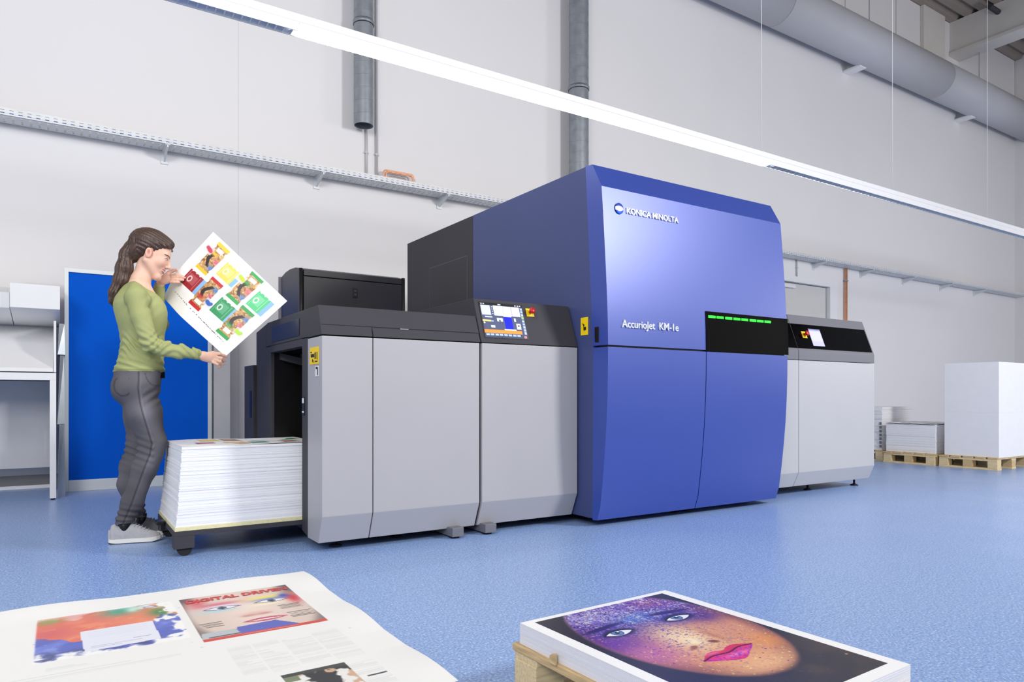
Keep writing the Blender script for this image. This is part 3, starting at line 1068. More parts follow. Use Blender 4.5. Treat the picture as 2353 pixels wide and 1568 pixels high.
# ================================================================== BLUE BOARD AND WHITE BOOTH
bdz = thing('pin_board', (.63, 6.99, 0), 'free-standing blue board in a pale frame behind the woman', 'board')
BX0, BX1, BZ = .052, 1.205, 1.885
box('frame_stile', (BX0, 6.965, 0.0), (BX0 + .030, 7.015, BZ), M_frame, bdz, bev=.003)
box('frame_stile', (BX1 - .034, 6.965, 0.0), (BX1, 7.015, BZ), M_frame, bdz, bev=.003)
box('frame_rail', (BX0 + .030, 6.965, BZ - .036), (BX1 - .034, 7.015, BZ), M_frame, bdz, bev=.003)
box('frame_rail', (BX0 + .030, 6.965, 0.0), (BX1 - .034, 7.015, .095), M_frame, bdz, bev=.003)
box('blue_panel', (BX0 + .030, 6.978, .095), (BX1 - .034, 7.006, BZ - .036), M_boardblue, bdz)
pnl = box('side_panel', (1.225, 6.99, .0), (1.37, 7.03, 1.83), M_pvc, None, bev=.003)
tag(pnl, 'plain grey panel standing just right of the blue board', 'panel')

vb = thing('viewing_booth', (-.75, 6.8, 0), 'white print viewing booth on square legs at the left edge', 'booth')
for lx, ly in ((-.047, 6.49), (-1.5, 6.49), (-.047, 7.2), (-1.5, 7.2)):
    g = box('leg', (lx, ly, .012), (lx + .042, ly + .04, .93), M_white, vb, bev=.002)
    lathe('glide', [(.016, 0), (.016, .012)], M_black, g, n=14, mtx=Matrix.Translation((lx + .021, ly + .02, 0)))
box('front_rail', (-1.5, 6.488, .928), (-.005, 6.53, .984), M_white, vb, bev=.002)
box('side_rail', (-.047, 6.53, .928), (-.005, 7.24, .984), M_white, vb, bev=.002)
box('table_top', (-1.5, 6.53, .95), (-.047, 7.24, .984), M_white, vb, bev=.002)
prism('side_wing', [(6.49, .99), (6.49, 1.25), (6.62, 1.40), (7.2, 1.41), (7.24, .99)], -.022, -.005, M_white, vb, bev=.001)
prism('sloped_desk', [(6.50, .992), (6.50, 1.02), (7.2, 1.40), (7.24, 1.40), (7.24, .992)], -1.5, -.024, M_white, vb, bev=.002)
prism('light_hood', [(6.52, 1.48), (6.52, 1.665), (7.24, 1.72), (7.24, 1.40), (7.18, 1.40)], -.30, .02, M_white, vb, bev=.003)
prism('light_hood', [(6.60, 1.48), (6.60, 1.60), (7.24, 1.72), (7.24, 1.40), (7.18, 1.40)], -1.5, -.305, M_white, vb, bev=.003)
mesh('modesty_panel', [(-1.5, 7.16, .20), (-.047, 7.16, .20), (-.047, 7.16, .93), (-1.5, 7.16, .93), (-1.5, 7.19, .20), (-.047, 7.19, .20), (-.047, 7.19, .93), (-1.5, 7.19, .93)],
     [(0, 1, 2, 3), (7, 6, 5, 4), (0, 4, 5, 1), (1, 5, 6, 2), (2, 6, 7, 3), (3, 7, 4, 0)], M_pvc, vb)
for k, (x0, z0, z1, yy, lean) in enumerate(((.004, .03, .575, 6.60, .012), (.002, .58, 1.13, 6.66, .018), (.004, 1.14, 1.39, 6.72, .01))):
    o = mesh('metal_plate', [(x0, yy, z0), (x0 + .052, yy + .02, z0), (x0 + .052, yy + .36, z0), (x0, yy + .36, z0),
                             (x0 + lean, yy, z1), (x0 + .046, yy + .02, z1), (x0 + .046, yy + .36, z1), (x0 + lean, yy + .36, z1)],
             [(3, 2, 1, 0), (4, 5, 6, 7), (0, 1, 5, 4), (1, 2, 6, 5), (2, 3, 7, 6), (3, 0, 4, 7)], M_alu)
    tag(o, ('bottom', 'middle', 'top')[k] + ' brushed metal case stacked between white booth and blue board', 'metal case', 'metal cases by the booth')
    if k == 0:
        for i_, v_ in enumerate(o.data.vertices):
            if v_.co.z < .04: v_.co.z = 0.0

# ================================================================== PALLETS
def make_pallet(name, L, W, label, group, H=.134):
    """local: x = board direction 0..L, y = 0..W, origin at corner on the floor"""
    p = thing(name, (0, 0, 0), label, 'pallet', group)
    zb, zk, zs = .02, H - .038, H - .019
    rs = random.Random(int(L * 1000 + W * 77 + len(label)))
    n = 5
    bw = W / (n + .55 * (n - 1) * .5)
    gap = (W - n * bw) / (n - 1)
    for k in range(n):
        y0 = k * (bw + gap)
        box('deck_board', (-rs.uniform(0, .008), y0, zs), (L + rs.uniform(0, .008), y0 + bw, H - rs.uniform(0, .002)), M_wood, p, bev=.002, local=True)
    for x0 in (.0, L / 2 - .05, L - .1):
        box('stringer', (x0, 0.004, zk), (x0 + .1, W - .004, zs), M_wood2, p, bev=.002, local=True)
        box('bottom_board', (x0, 0, 0), (x0 + .1, W, zb), M_wood2, p, bev=.002, local=True)
        for y0 in (0, W / 2 - .05, W - .1):
            box('block', (x0 + .002, y0 + .002, zb), (x0 + .098, y0 + .098, zk), M_wood2 if rs.random() < .6 else M_wood, p, bev=.003, local=True)
    return p


def paper_block(name, lo, hi, label, group, m=M_whitemat, reams=0, jitter=.002, parent_local=None, cat='paper stack', rotz=0.0, loc=None, taper=None):
    """stack of sheets: uneven layers joined to one part, plus a clean top"""
    t = thing(name, loc if loc else ((lo[0] + hi[0]) / 2, (lo[1] + hi[1]) / 2, lo[2]), label, cat, group, rotz)
    rs = random.Random(len(label) * 13 + int(hi[2] * 1000))
    bm = bmesh.new()
    z = lo[2]
    n = reams
    while z < hi[2] - 1e-5:
        th = min(hi[2] - z, rs.uniform(.6, 1.4) * (hi[2] - lo[2]) / max(n, 1))
        if hi[2] - z - th < .3 * th: th = hi[2] - z
        f = (z - lo[2]) / (hi[2] - lo[2])
        tp = (taper or (lambda f: (0, 0, 0, 0)))(f)
        j = [rs.uniform(0, jitter) for _ in range(4)]
        bm_box(bm, (lo[0] + j[0] + tp[0], lo[1] + j[1] + tp[1], z), (hi[0] - j[2] - tp[2], hi[1] - j[3] - tp[3], z + th - .0004), 0)
        z += th
    o = from_bm('sheets', bm, m, t, local=bool(loc))
    tag(o, kind='stuff')
    return t


g_back = 'pallets against the far wall'
pa = make_pallet('pallet', .80, .60, 'wooden pallet under the tall white wrapped block at right', 'wooden pallets')
pa.location = (8.505, 3.485, 0)
pb = copy_tree(pa); pb.location = (8.49, 4.125, 0)
tag(pb, 'wooden pallet under the low white paper stack, middle of three')
pc = copy_tree(pa); pc.location = (8.56, 4.765, 0)
tag(pc, 'wooden pallet half hidden behind the feeder unit')
st = thing('wrapped_block', (9.0, 3.76, .134), 'tall white wrapped paper block on the rightmost pallet', 'paper stack', 'paper on the back pallets')
for (z0, z1) in ((.135, .6248), (.625, 1.178)):
    box('carton', (8.532, 3.482, z0), (9.62, 4.036, z1), M_whitemat, st, bev=.0015)
sk = paper_block('paper_stack', (8.535, 4.135, .135), (9.25, 4.715, .468), 'low white paper stack on the middle back pallet', 'paper on the back pallets', reams=14, jitter=.006)
# wavy top sheets
bm = bmesh.new()
for k in range(3):
    nx, ny = 10, 10
    vs2 = [[bm.verts.new((8.53 + .72 * i / nx, 4.13 + .59 * j / ny, .470 + k * .006 + .008 * math.sin(i * 1.1 + j * .7 + k * 2) ** 2)) for j in range(ny + 1)] for i in range(nx + 1)]
    for i in range(nx):
        for j in range(ny): bm.faces.new((vs2[i][j], vs2[i + 1][j], vs2[i + 1][j + 1], vs2[i][j + 1]))
ts = from_bm('loose_sheets', bm, M_whitemat, sk, smooth=True)
md = ts.modifiers.new('thick', 'SOLIDIFY'); md.thickness = .001
tag(ts, kind='stuff')
paper_block('paper_stack', (8.575, 4.785, .135), (9.32, 5.36, .672), 'taller white paper stack behind the low one on the back pallets', 'paper on the back pallets', reams=20, jitter=.010)
# shadow blotches painted as grey marks along the corner of the far stack
fs = [o for o in bpy.data.objects if o.name.startswith('paper_stack') and o.parent is None][-1]
for k in range(7):
    box('shadow_blotch', (8.568, 4.790, .17 + k * .047), (8.5755, 4.815, .20 + k * .047), M_base, fs)

# ---- foreground pallet with the painted portrait
PR = math.radians(1.7)
fp = make_pallet('pallet', .80, .60, 'worn wooden pallet under the portrait print in the foreground', 'wooden pallets', H=.131)
fp.rotation_euler = (0, 0, PR - PI / 2)
fp.location = (1.051 - .012, 1.58 + .012, 0)
SW, SH = .565, .75
ps = paper_block('print_stack', (0, -SH, 0), (SW, 0, .0555), 'thick white sheet stack on the foreground pallet', 'printed stacks in the foreground', m=M_edge, reams=26, jitter=.0012,
                 loc=(1.051, 1.58, .1312), rotz=PR)
ch = mesh('bark_chip', [(0, 0, 0), (.03, -.004, .0), (.026, -.006, .02), (.004, -.003, .028), (.0, .006, 0), (.03, .004, 0), (.026, .002, .018), (.004, .004, .026)],
          [(3, 2, 1, 0), (4, 5, 6, 7), (0, 1, 5, 4), (1, 2, 6, 5), (2, 3, 7, 6), (3, 0, 4, 7)], M_wood)
tag(ch, 'small brown bark chip on the edge of the foreground pallet', 'bark chip')
ch.location = (1.042, 1.40, .132); ch.rotation_euler = (0, 0, 1.6)

cv = Canvas(SW, SH, 500, 660, (247, 247, 247))
u, v = cv.u, cv.v
img = (u > .036) & (u < SW - .036) & (v > .020) & (v < SH - .034)
I = Canvas(SW, SH, 500, 660, (36, 34, 46))
I.u, I.v = u, v
n1, n2, n3 = fbm2(u * 14, v * 14, 1), fbm2(u * 40, v * 40, 9), fbm2(u * 190, v * 190, 17, 2)
I.put(sm(.35, .75, n1) * sm(.35, .7, v), (86, 62, 52), .8)
I.put(sm(.5, 0, u) * sm(.3, .6, v), (44, 48, 92), .7)
I.put(sm(.45, .565, u) * sm(.45, .75, v), (66, 46, 44), .6)
fc = np.sqrt(((u - .288 - .03 * (v - .3)) / np.interp(v, [0, .2, .35, .45, .55, .62], [.26, .262, .245, .215, .16, .09])) ** 2 + 0 * v)
jaw = np.sqrt(((u - .296) / .235) ** 2 + ((v - .27) / .335) ** 2)
face = (1 - sm(.94, 1.04, np.maximum(jaw, 0)))
I.put(face, (218, 148, 106))
I.put(face * sm(.75, 1.0, jaw), (112, 62, 66), .8)
I.put(face * np.exp(-(((u - .275) / .085) ** 2 + ((v - .33) / .11) ** 2)), (250, 226, 176), .97)
I.put(face * np.exp(-(((u - .30) / .13) ** 2 + ((v - .555) / .06) ** 2)), (238, 184, 136), .92)
I.put(face * np.exp(-(((u - .42) / .07) ** 2 + ((v - .36) / .09) ** 2)), (214, 150, 120), .8)
I.put(face * np.exp(-(((u - .44) / .05) ** 2 + ((v - .46) / .05) ** 2)), (232, 150, 74), .7)
I.put(face * np.exp(-(((u - .13) / .06) ** 2 + ((v - .36) / .10) ** 2)), (196, 120, 150), .8)
# paint powder: violet and blue on the forehead and round the eyes
fore = sm(.24, .10, v)
I.put(face * fore, (88, 60, 186), .88)
I.put(face * np.exp(-(((u - .29) / .10) ** 2 + ((v - .15) / .05) ** 2)), (86, 150, 222), .9)
I.put(face * np.exp(-(((u - .20) / .12) ** 2 + ((v - .07) / .05) ** 2)), (176, 176, 226), .8)
I.put(face * np.exp(-(((u - .42) / .07) ** 2 + ((v - .06) / .05) ** 2)), (150, 70, 140), .8)
for cu in (.155, .392):
    I.put(np.exp(-(((u - cu) / .095) ** 2 + ((v - .200) / .056) ** 2) * 1.1) * face, (44, 36, 168), .98)
I.put(np.exp(-(((u - .10) / .09) ** 2 + ((v - .27) / .08) ** 2)) * face, (96, 44, 160), .9)
I.put(np.exp(-(((u - .12) / .07) ** 2 + ((v - .37) / .06) ** 2)) * face, (196, 110, 160), .7)
I.put(np.exp(-(((u - .46) / .05) ** 2 + ((v - .24) / .05) ** 2)) * face, (70, 34, 130), .8)
sp = sm(.52, .60, n3) * sm(.35, .6, n2)
I.put(face * sp * sm(.30, .05, v), (206, 214, 244), .95)
I.put(face * sm(.60, .66, fbm2(u * 240, v * 240, 33, 2)) * sm(.34, .1, v), (44, 24, 110), .9)
I.put(face * sm(.72, .76, fbm2(u * 200, v * 200, 41, 2)) * sm(.40, .1, v), (246, 206, 150), .8)
I.put(face * sm(.66, .72, fbm2(u * 170, v * 220, 51, 2)) * np.exp(-(((u - .25) / .16) ** 2 + ((v - .32) / .12) ** 2)), (92, 60, 160), .9)
I.put(face * sm(.76, .80, fbm2(u * 190, v * 160, 61, 2)) * sm(.25, .4, v), (250, 232, 150), .7)
I.put(face * sm(.72, .78, fbm2(u * 170, v * 150, 71, 2)), (150, 84, 130), .4)
for q in range(46):
    a_, b_ = RNG.normal(.31, .10), RNG.normal(.50, .10)
    I.ell(a_, b_, .0022 + .002 * RNG.rand(), .0015 + .0012 * RNG.rand(), [(120, 30, 120), (60, 60, 180), (150, 60, 60), (240, 190, 90)][q % 4], RNG.rand() * 3, al=.8)
# nose
I.ell(.317, .393, .014, .009, (130, 70, 52), .5, .6)
I.ell(.241, .396, .016, .008, (160, 92, 76), -.4, .6)
I.put(np.exp(-(((u - .352) / .012) ** 2 + ((v - .355) / .05) ** 2)), (176, 110, 78), .6)
I.ell(.278, .365, .02, .018, (252, 236, 196), 0, .8, .8)
# brows
I.ell(.15, .163, .07, .010, (40, 24, 96), -.12, .5)
I.ell(.40, .163, .07, .010, (40, 24, 96), .12, .5)
# eyes
for cu, sgn in ((.165, 1), (.387, -1)):
    I.ell(cu, .211, .052, .026, (30, 24, 70), 0, .35)
    x_, y_ = u - cu, v - .213
    al = (np.abs(y_ + .002) < .0185 * (1 - (x_ / .047) ** 2)) & (np.abs(x_) < .047)
    I.put(al * 1.0, (236, 236, 246))
    d_ = np.sqrt((x_ + .004) ** 2 + (y_ + .003) ** 2)
    I.put(al * (d_ < .0185), (96, 130, 176)); I.put(al * (d_ < .0185) * (d_ > .0155), (40, 60, 110)); I.put(al * (d_ < .007), (10, 10, 20))
    I.put(al * (np.hypot(x_ - .003, y_ + .009) < .0035), (255, 255, 255))
    I.put(((np.abs(y_ + .0185 * (1 - (x_ / .049) ** 2)) < .0035) & (np.abs(x_) < .052)) * 1.0, (16, 12, 40))
# lips
mu = (u - .286) / .098
mcl = .459 + .004 * np.cos(mu * 6) - .006 * mu
up_ = (v < mcl) & (v > mcl - .024 * np.clip(1 - mu ** 2, 0, 1) * (1 - .28 * np.exp(-(mu / .14) ** 2)))
lo_ = (v >= mcl) & (v < mcl + .047 * np.clip(1 - mu ** 2, 0, 1))
I.put(up_ * 1.0, (212, 44, 96)); I.put(lo_ * 1.0, (226, 50, 124))
I.put(lo_ * np.exp(-(((u - .30) / .05) ** 2 + ((v - .482) / .010) ** 2)), (242, 150, 200), .8)
I.put(lo_ * sm(.55, .62, n3), (150, 50, 190), .8)
I.put(up_ * np.exp(-(((u - .25) / .03) ** 2 + ((v - .446) / .006) ** 2)), (240, 130, 170), .8)
I.put((np.abs(v - mcl) < .0028) * (np.abs(mu) < .98), (90, 8, 44))
cv.c = np.where(img[..., None], I.c, cv.c)
pts = plane_pts(cv, (0, 0, .0560), (SW, 0, 0), (0, -SH, 0))
o = grid_mesh('portrait_print', cv, pts, M_printg, ps, local=True)
o['label'] = 'printed close-up of a face covered in coloured paint powder'

# ---- foreground left stack with the magazine imposition
fp2 = make_pallet('pallet', .80, .60, 'wooden pallet under the magazine sheet at the lower left', 'wooden pallets')
fp2.location = (-.125, .86, 0)
fp2.rotation_euler = (0, 0, 0)
fp2.location = (.485, .84, 0); fp2.rotation_euler = (0, 0, PI / 2)
HZ = .392
ms = paper_block('print_stack', (-.104, .881, .1345), (.481, 1.631, HZ - .0012), 'white sheet stack carrying the magazine print at the lower left', 'printed stacks in the foreground', m=M_edge, reams=90, jitter=.0012)
cv = Canvas(.585, .75, 330, 424, (236, 236, 234))
u, v = cv.u, cv.v
ofx = lambda x: x + .585
# cover page
c0, c1, t0, t1 = ofx(-.277), ofx(-.066), .090, .378
I = Canvas(.585, .75, 330, 424, (214, 196, 184))
n1, n2 = fbm2(u * 22, v * 22, 3), fbm2(u * 60, v * 60, 13)
cu_, cw = (c0 + c1) / 2, (c1 - c0)
fu_, fv_ = (u - c0) / cw, (v - t0) / (t1 - t0)
I.put(sm(.9, 1.12, np.hypot((fu_ - .52) / .52, (fv_ - .45) / .72)), (120, 104, 102), .9)
I.put(sm(.16, .0, fv_) * sm(.18, .0, fu_), (70, 66, 70), .8)
I.put(sm(.82, 1, fu_) * sm(.4, .1, fv_), (84, 74, 74), .9)
I.put(np.exp(-(((fu_ - .52) / .30) ** 2 + ((fv_ - .5) / .5) ** 2)), (236, 216, 204), .9)
ex = [(.30, .355), (.74, .355)]
for k, (a_, b_) in enumerate(ex):
    I.put(np.exp(-(((fu_ - a_) / .20) ** 2 + ((fv_ - b_ + .09) / .05) ** 2)), [(206, 96, 116), (240, 226, 90)][k], .95)
    I.put(np.exp(-(((fu_ - a_ - .02) / .18) ** 2 + ((fv_ - b_ + .05) / .03) ** 2)), [(232, 226, 244), (120, 140, 220)][k], .95)
    I.put(np.exp(-(((fu_ - a_ + .05) / .16) ** 2 + ((fv_ - b_ - .06) / .03) ** 2)), [(160, 216, 232), (250, 240, 200)][k], .8)
    x_, y_ = fu_ - a_, fv_ - b_
    al = (np.abs(y_) < .030 * (1 - (x_ / .14) ** 2)) & (np.abs(x_) < .14)
    I.put((np.abs(y_) < .042 * (1 - (x_ / .17) ** 2)) & (np.abs(x_) < .17), (90, 70, 110), .8)
    I.put(al * 1.0, (232, 232, 238)); I.put(al * (np.hypot(x_ * .73, y_) < .030), (90, 104, 120)); I.put(al * (np.hypot(x_ * .73, y_) < .013), (14, 14, 20))
I.put(np.exp(-(((fu_ - .94) / .06) ** 2 + ((fv_ - .36) / .12) ** 2)), (206, 40, 56), .95)
I.put(np.exp(-(((fu_ - .88) / .05) ** 2 + ((fv_ - .27) / .05) ** 2)), (50, 70, 190), .9)
I.put(np.exp(-(((fu_ - .12) / .08) ** 2 + ((fv_ - .16) / .10) ** 2)), (212, 72, 84), .75)
for a_ in (.46, .58): I.ell(c0 + a_ * cw, t0 + .62 * (t1 - t0), .012, .006, (190, 120, 116), 0, .8)
I.ell(c0 + .52 * cw, t0 + .60 * (t1 - t0), .026, .012, (222, 176, 166), 0, .9, .7)
x_, y_ = fu_ - .56, fv_ - .745
I.put((np.abs(y_) < .04 * (1 - (x_ / .2) ** 2)) & (np.abs(x_) < .2), (196, 84, 108)); I.put((np.abs(y_ - .003) < .010 * (1 - (x_ / .15) ** 2)) & (np.abs(x_) < .15), (244, 232, 232))
I.poly([(c0 + .25 * cw, t1 - .012), (c0 + .30 * cw, t0 + .82 * (t1 - t0)), (c0 + .62 * cw, t0 + .80 * (t1 - t0)), (c0 + .78 * cw, t1 - .012)], (92, 100, 186))
I.poly([(c0, t1 - .012), (c0 + .02 * cw, t0 + .84 * (t1 - t0)), (c0 + .28 * cw, t0 + .84 * (t1 - t0)), (c0 + .30 * cw, t1 - .012)], (184, 190, 194))
for q in range(5):
    I.rect(c0 + (.04 + .01 * q) * cw, t0 + (.645 + .022 * q) * (t1 - t0), c0 + (.22 - .02 * (q % 2)) * cw, t0 + (.655 + .022 * q) * (t1 - t0), (70, 60, 60), .8)
for q in range(5):
    I.rect(c0 + (.74 + .01 * (q % 3)) * cw, t0 + (.50 + .022 * q) * (t1 - t0), c0 + (.95 - .02 * (q % 2)) * cw, t0 + (.51 + .022 * q) * (t1 - t0), (70, 60, 60), .8)
    I.rect(c0 + (.76 + .01 * (q % 3)) * cw, t0 + (.69 + .026 * q) * (t1 - t0), c0 + (.97 - .02 * (q % 2)) * cw, t0 + (.70 + .026 * q) * (t1 - t0), (70, 60, 60), .8)
I.rect(c0, t1 - .013, c1, t1, (208, 74, 62))
I.rect(c0 + .3 * cw, t1 - .008, c0 + .75 * cw, t1 - .006, (240, 200, 196), .7)
I.rect(c0 + .05 * cw, t1 - .020, c0 + .3 * cw, t1 - .016, (60, 60, 66), .8)
inn = (u > c0) & (u < c1) & (v > t0) & (v < t1)
cv.c = np.where(inn[..., None], I.c, cv.c)
# colour cloud page
p0, p1, q0, q1 = ofx(-.513), ofx(-.300), .094, .335
I = Canvas(.585, .75, 330, 424, (243, 243, 241))
fu_, fv_ = (u - p0) / (p1 - p0), (v - q0) / (q1 - q0)
wv = fbm2(u * 30, v * 30, 23) - .5
wv2 = fbm2(u * 55 + 9, v * 55, 29) - .5
edge = 1 - sm(.92, 1.0, fu_ + .5 * wv2) * 1.0
edge = edge * sm(0, .02, fu_) * (1 - sm(.93, 1.0, fv_ + .35 * wv + .05 * np.sin(fu_ * 9)))
warm = edge * (fv_ < .52 + .9 * wv * .6 + .12 * np.sin(fu_ * 5))
cool = edge * (1 - (fv_ < .52 + .9 * wv * .6 + .12 * np.sin(fu_ * 5)))
I.put(warm * sm(.02, .10, fv_ + .4 * wv), (230, 134, 104))
I.put(warm * sm(.1, .5, n1) * sm(.75, .3, fu_), (214, 96, 86), .5)
I.put(warm * sm(.55, .75, n2), (240, 150, 110), .6)
I.put(cool, (112, 126, 208))
I.put(cool * sm(.35, .65, n1), (84, 98, 184), .8)
I.put(cool * sm(.55, .72, n2), (140, 158, 226), .7)
I.put(cool * sm(.6, .45, n1) * sm(.75, .95, fv_), (52, 54, 92), .7)
I.put(edge * np.exp(-(((fu_ - .62) / .14) ** 2 + ((fv_ - .06) / .12) ** 2)), (70, 160, 132), .95)
I.put(edge * np.exp(-(((fu_ - .72) / .05) ** 2 + ((fv_ - .07) / .07) ** 2)), (200, 232, 220), .9)
I.put(edge * np.exp(-(((fu_ - .93) / .10) ** 2 + ((fv_ - .24) / .12) ** 2)), (60, 140, 72), .95)
I.put(edge * np.exp(-(((fu_ - .09) / .10) ** 2 + ((fv_ - .08) / .07) ** 2)), (140, 160, 84), .9)
I.put(edge * np.exp(-(((fu_ - .1) / .12) ** 2 + ((fv_ - .40) / .12) ** 2)), (206, 92, 104), .7)
inn = (u > p0) & (u < p1 + .01) & (v > q0 - .004) & (v < q1 + .005)
cv.c = np.where(inn[..., None], I.c, cv.c)
# address card on it
cv.poly([(ofx(-.448), .204), (ofx(-.336), .204), (ofx(-.333), .316), (ofx(-.444), .322)], (226, 228, 240))
for q in range(4): cv.rect(ofx(-.436), .218 + .010 * q, ofx(-.345), .2195 + .010 * q, (206, 208, 226), .7)
cv.rect(ofx(-.434), .298, ofx(-.36), .3005, (170, 172, 190)); cv.rect(ofx(-.434), .306, ofx(-.39), .308, (170, 172, 190))
cv.rect(ofx(-.372), .286, ofx(-.345), .2885, (90, 90, 110), .8)
# round mark and line above, page furniture
cv.ell(ofx(-.330), .108, .012, .005, (60, 100, 180), 0, .2); cv.ell(ofx(-.330), .108, .009, .0035, (225, 232, 245), 0, .2)
cv.rect(ofx(-.352), .087, ofx(-.314), .0895, (60, 64, 70)); cv.rect(ofx(-.312), .087, ofx(-.298), .0885, (150, 150, 155))
for a_, b_ in ((.30, .145), (.30, .40), (.07, .235), (.29, .365), (.535, .44), (.05, .42)): cv.rect(a_, b_, a_ + .003, b_ + .0015, (150, 150, 150))
# text columns
def col(u0, v0, u1, v1, seed, al=.34):
    r = random.Random(seed)
    vv = v0
    while vv < v1:
        if r.random() < .9: cv.rect(u0, vv, u1 - (r.random() < .25) * (u1 - u0) * r.random(), vv + .0028, (196, 197, 198), al)
        vv += .0056
for k, a_ in enumerate((-.252, -.213, -.167, -.115)):
    b_ = (-.2165, -.171, -.119, -.068)[k]
    col(ofx(a_), .428, ofx(b_), .56 + .012 * (k % 2), k)
    col(ofx(a_), .60, ofx(b_) if k < 1 else ofx(b_), .72, k + 9) if k in (0, 3) else None
for k in range(3): col(.045 + .052 * k, .46 + .03 * k, .09 + .052 * k, .72, 20 + k, .28)
col(.09, .372, .15, .385, 31); col(.04, .40, .27, .418, 32, .35)
I = Canvas(.585, .75, 330, 424, (232, 230, 226))
I.put(sm(.5, .55, fbm2(u * 30, v * 30, 77)), (40, 40, 44)); I.put(sm(.60, .66, fbm2(u * 38, v * 38, 87)), (206, 170, 140)); I.rect(.375, .588, .475, .600, (60, 62, 56)); I.rect(.375, .6, .40, .62, (120, 130, 100))
inn = (u > ofx(-.207)) & (u < ofx(-.112)) & (v > .588) & (v < .69)
cv.c = np.where(inn[..., None], I.c, cv.c)
cv.rect(ofx(-.10), .655, ofx(-.07), .660, (70, 72, 76))
pts = plane_pts(cv, (-.104, 1.631, HZ), (.585, 0, 0), (0, -.75, 0))
pts[..., 2] += .0030 * (.6 + np.sin(u * 18)).clip(0) * sm(.1, .0, v) + .0035 * (.6 + np.sin(v * 21)).clip(0) * sm(.50, .585, u)
o = grid_mesh('magazine_sheet', cv, pts, M_print, ms)
o['label'] = 'printed sheet with a painted face cover and colour clouds'
tm = Matrix.Translation((ofx(-.268) - .104, 1.631 - .130, HZ + .0012))
text('cover_title', 'DIGITAL DRIVEN', .030, tm, mat('title_red', (206, 66, 66), .5, vary=.02), ms, extrude=.0001, width=.196, bold=.0011)

# ================================================================== DOLLY AND SHEET PILE
dl = thing('pile_dolly', (.93, 4.1, 0), 'low dark steel dolly carrying the sheet pile into the bay', 'dolly')
box('pile_board', (.490, 3.828, .128), (1.50, 4.485, .146), M_board, dl, bev=.001)
box('deck_frame', (.486, 3.826, .103), (1.50, 4.485, .1275), M_dgrey, dl, bev=.002)
for lx, ly in ((.486, 3.826), (.486, 4.40), (1.40, 3.85), (1.40, 4.40)):
    cp = box('caster_bracket', (lx, ly, .040), (lx + .095, ly + .075, .103), M_dgrey, dl, bev=.002)
    bm = bmesh.new(); bm_tube(bm, (lx + .052, ly + .018, .034), (lx + .052, ly + .056, .034), .034, 22)
    from_bm('wheel', bm, M_rub, cp)
pd = box('foot_pedal', (.440, 4.135, .118), (.482, 4.20, .138), M_black, dl, bev=.005)
box('pedal_arm', (.462, 4.15, .085), (.4865, 4.185, .120), M_black, pd, bev=.003)

pil = paper_block('sheet_pile', (.492, 3.832, .1465), (1.25, 4.48, .546), 'tall pile of printed sheets sagging on the dolly below the woman', 'sheet pile', m=M_whitemat, reams=74, jitter=.005,
                  taper=lambda f: (.034 * f ** .8, .030 * f ** .9, 0, .02 * f))
cv = Canvas(.72, .59, 90, 74, (240, 240, 242))
cv.c += (fbm2(cv.u * 30, cv.v * 30, 3)[..., None] - .5) * 4
for k, (a_, b_, w_, h_, cc) in enumerate(((.10, .30, .10, .16, (150, 60, 80)), (.24, .33, .11, .18, (206, 166, 120)), (.36, .36, .10, .16, (90, 140, 120)), (.52, .36, .10, .18, (150, 90, 70)), (.42, .10, .10, .16, (80, 120, 200)), (.14, .08, .11, .17, (220, 190, 90)), (.58, .10, .1, .16, (60, 140, 90)), (.26, .06, .1, .2, (150, 110, 80)))):
    cv.rect(a_, b_, a_ + w_, b_ + h_, cc, .9); cv.rect(a_ + .02, b_ + .03, a_ + w_ - .03, b_ + h_ * .5, tuple(min(255, q + 40) for q in cc), .8)
pts = plane_pts(cv, (.528, 4.455, .5475), (.72, 0, 0), (0, -.59, 0))
pts[..., 2] += .004 * np.sin(cv.u * 9) * np.sin(cv.v * 7 + 1)
o = grid_mesh('top_sheet', cv, pts, M_print, pil, thick=.0006)
# ================================================================== THE WOMAN (signed-distance modelling)
class G:      # sample grid
    def __init__(s, lo, hi, h):
        n = [int(math.ceil((b_ - a_) / h)) + 1 for a_, b_ in zip(lo, hi)]
        ax = [np.float32(a_) + np.float32(h) * np.arange(k, dtype=np.float32) for a_, k in zip(lo, n)]
        s.X, s.Y, s.Z = np.meshgrid(*ax, indexing='ij')
        s.lo, s.h, s.n = np.array(lo, np.float32), h, n


def ln(x, y, z): return np.sqrt(x * x + y * y + z * z)
def smin(a, b_, k):
    h_ = np.clip(.5 + .5 * (b_ - a) / k, 0, 1)
    return b_ * (1 - h_) + a * h_ - k * h_ * (1 - h_)
def smax(a, b_, k): return -smin(-a, -b_, k)


def cone(P, a, b_, ra, rb):
    X, Y, Z = P
    d = np.array(b_, float) - np.array(a, float)
    L = float(d @ d) + 1e-12
    px, py, pz = X - a[0], Y - a[1], Z - a[2]
    t = np.clip((px * d[0] + py * d[1] + pz * d[2]) / L, 0, 1)
    return ln(px - t * d[0], py - t * d[1], pz - t * d[2]) - (ra + (rb - ra) * t)


def ellip(P, c, r):
    X, Y, Z = P
    x, y, z = (X - c[0]), (Y - c[1]), (Z - c[2])
    k0 = ln(x / r[0], y / r[1], z / r[2])
    k1 = ln(x / r[0] ** 2, y / r[1] ** 2, z / r[2] ** 2) + 1e-9
    return k0 * (k0 - 1) / k1


def chain(P, pts, k=.02):
    d = None
    for (p, r), (q, r2) in zip(pts[:-1], pts[1:]):
        c = cone(P, p, q, r, r2)
        d = c if d is None else smin(d, c, k)
    return d


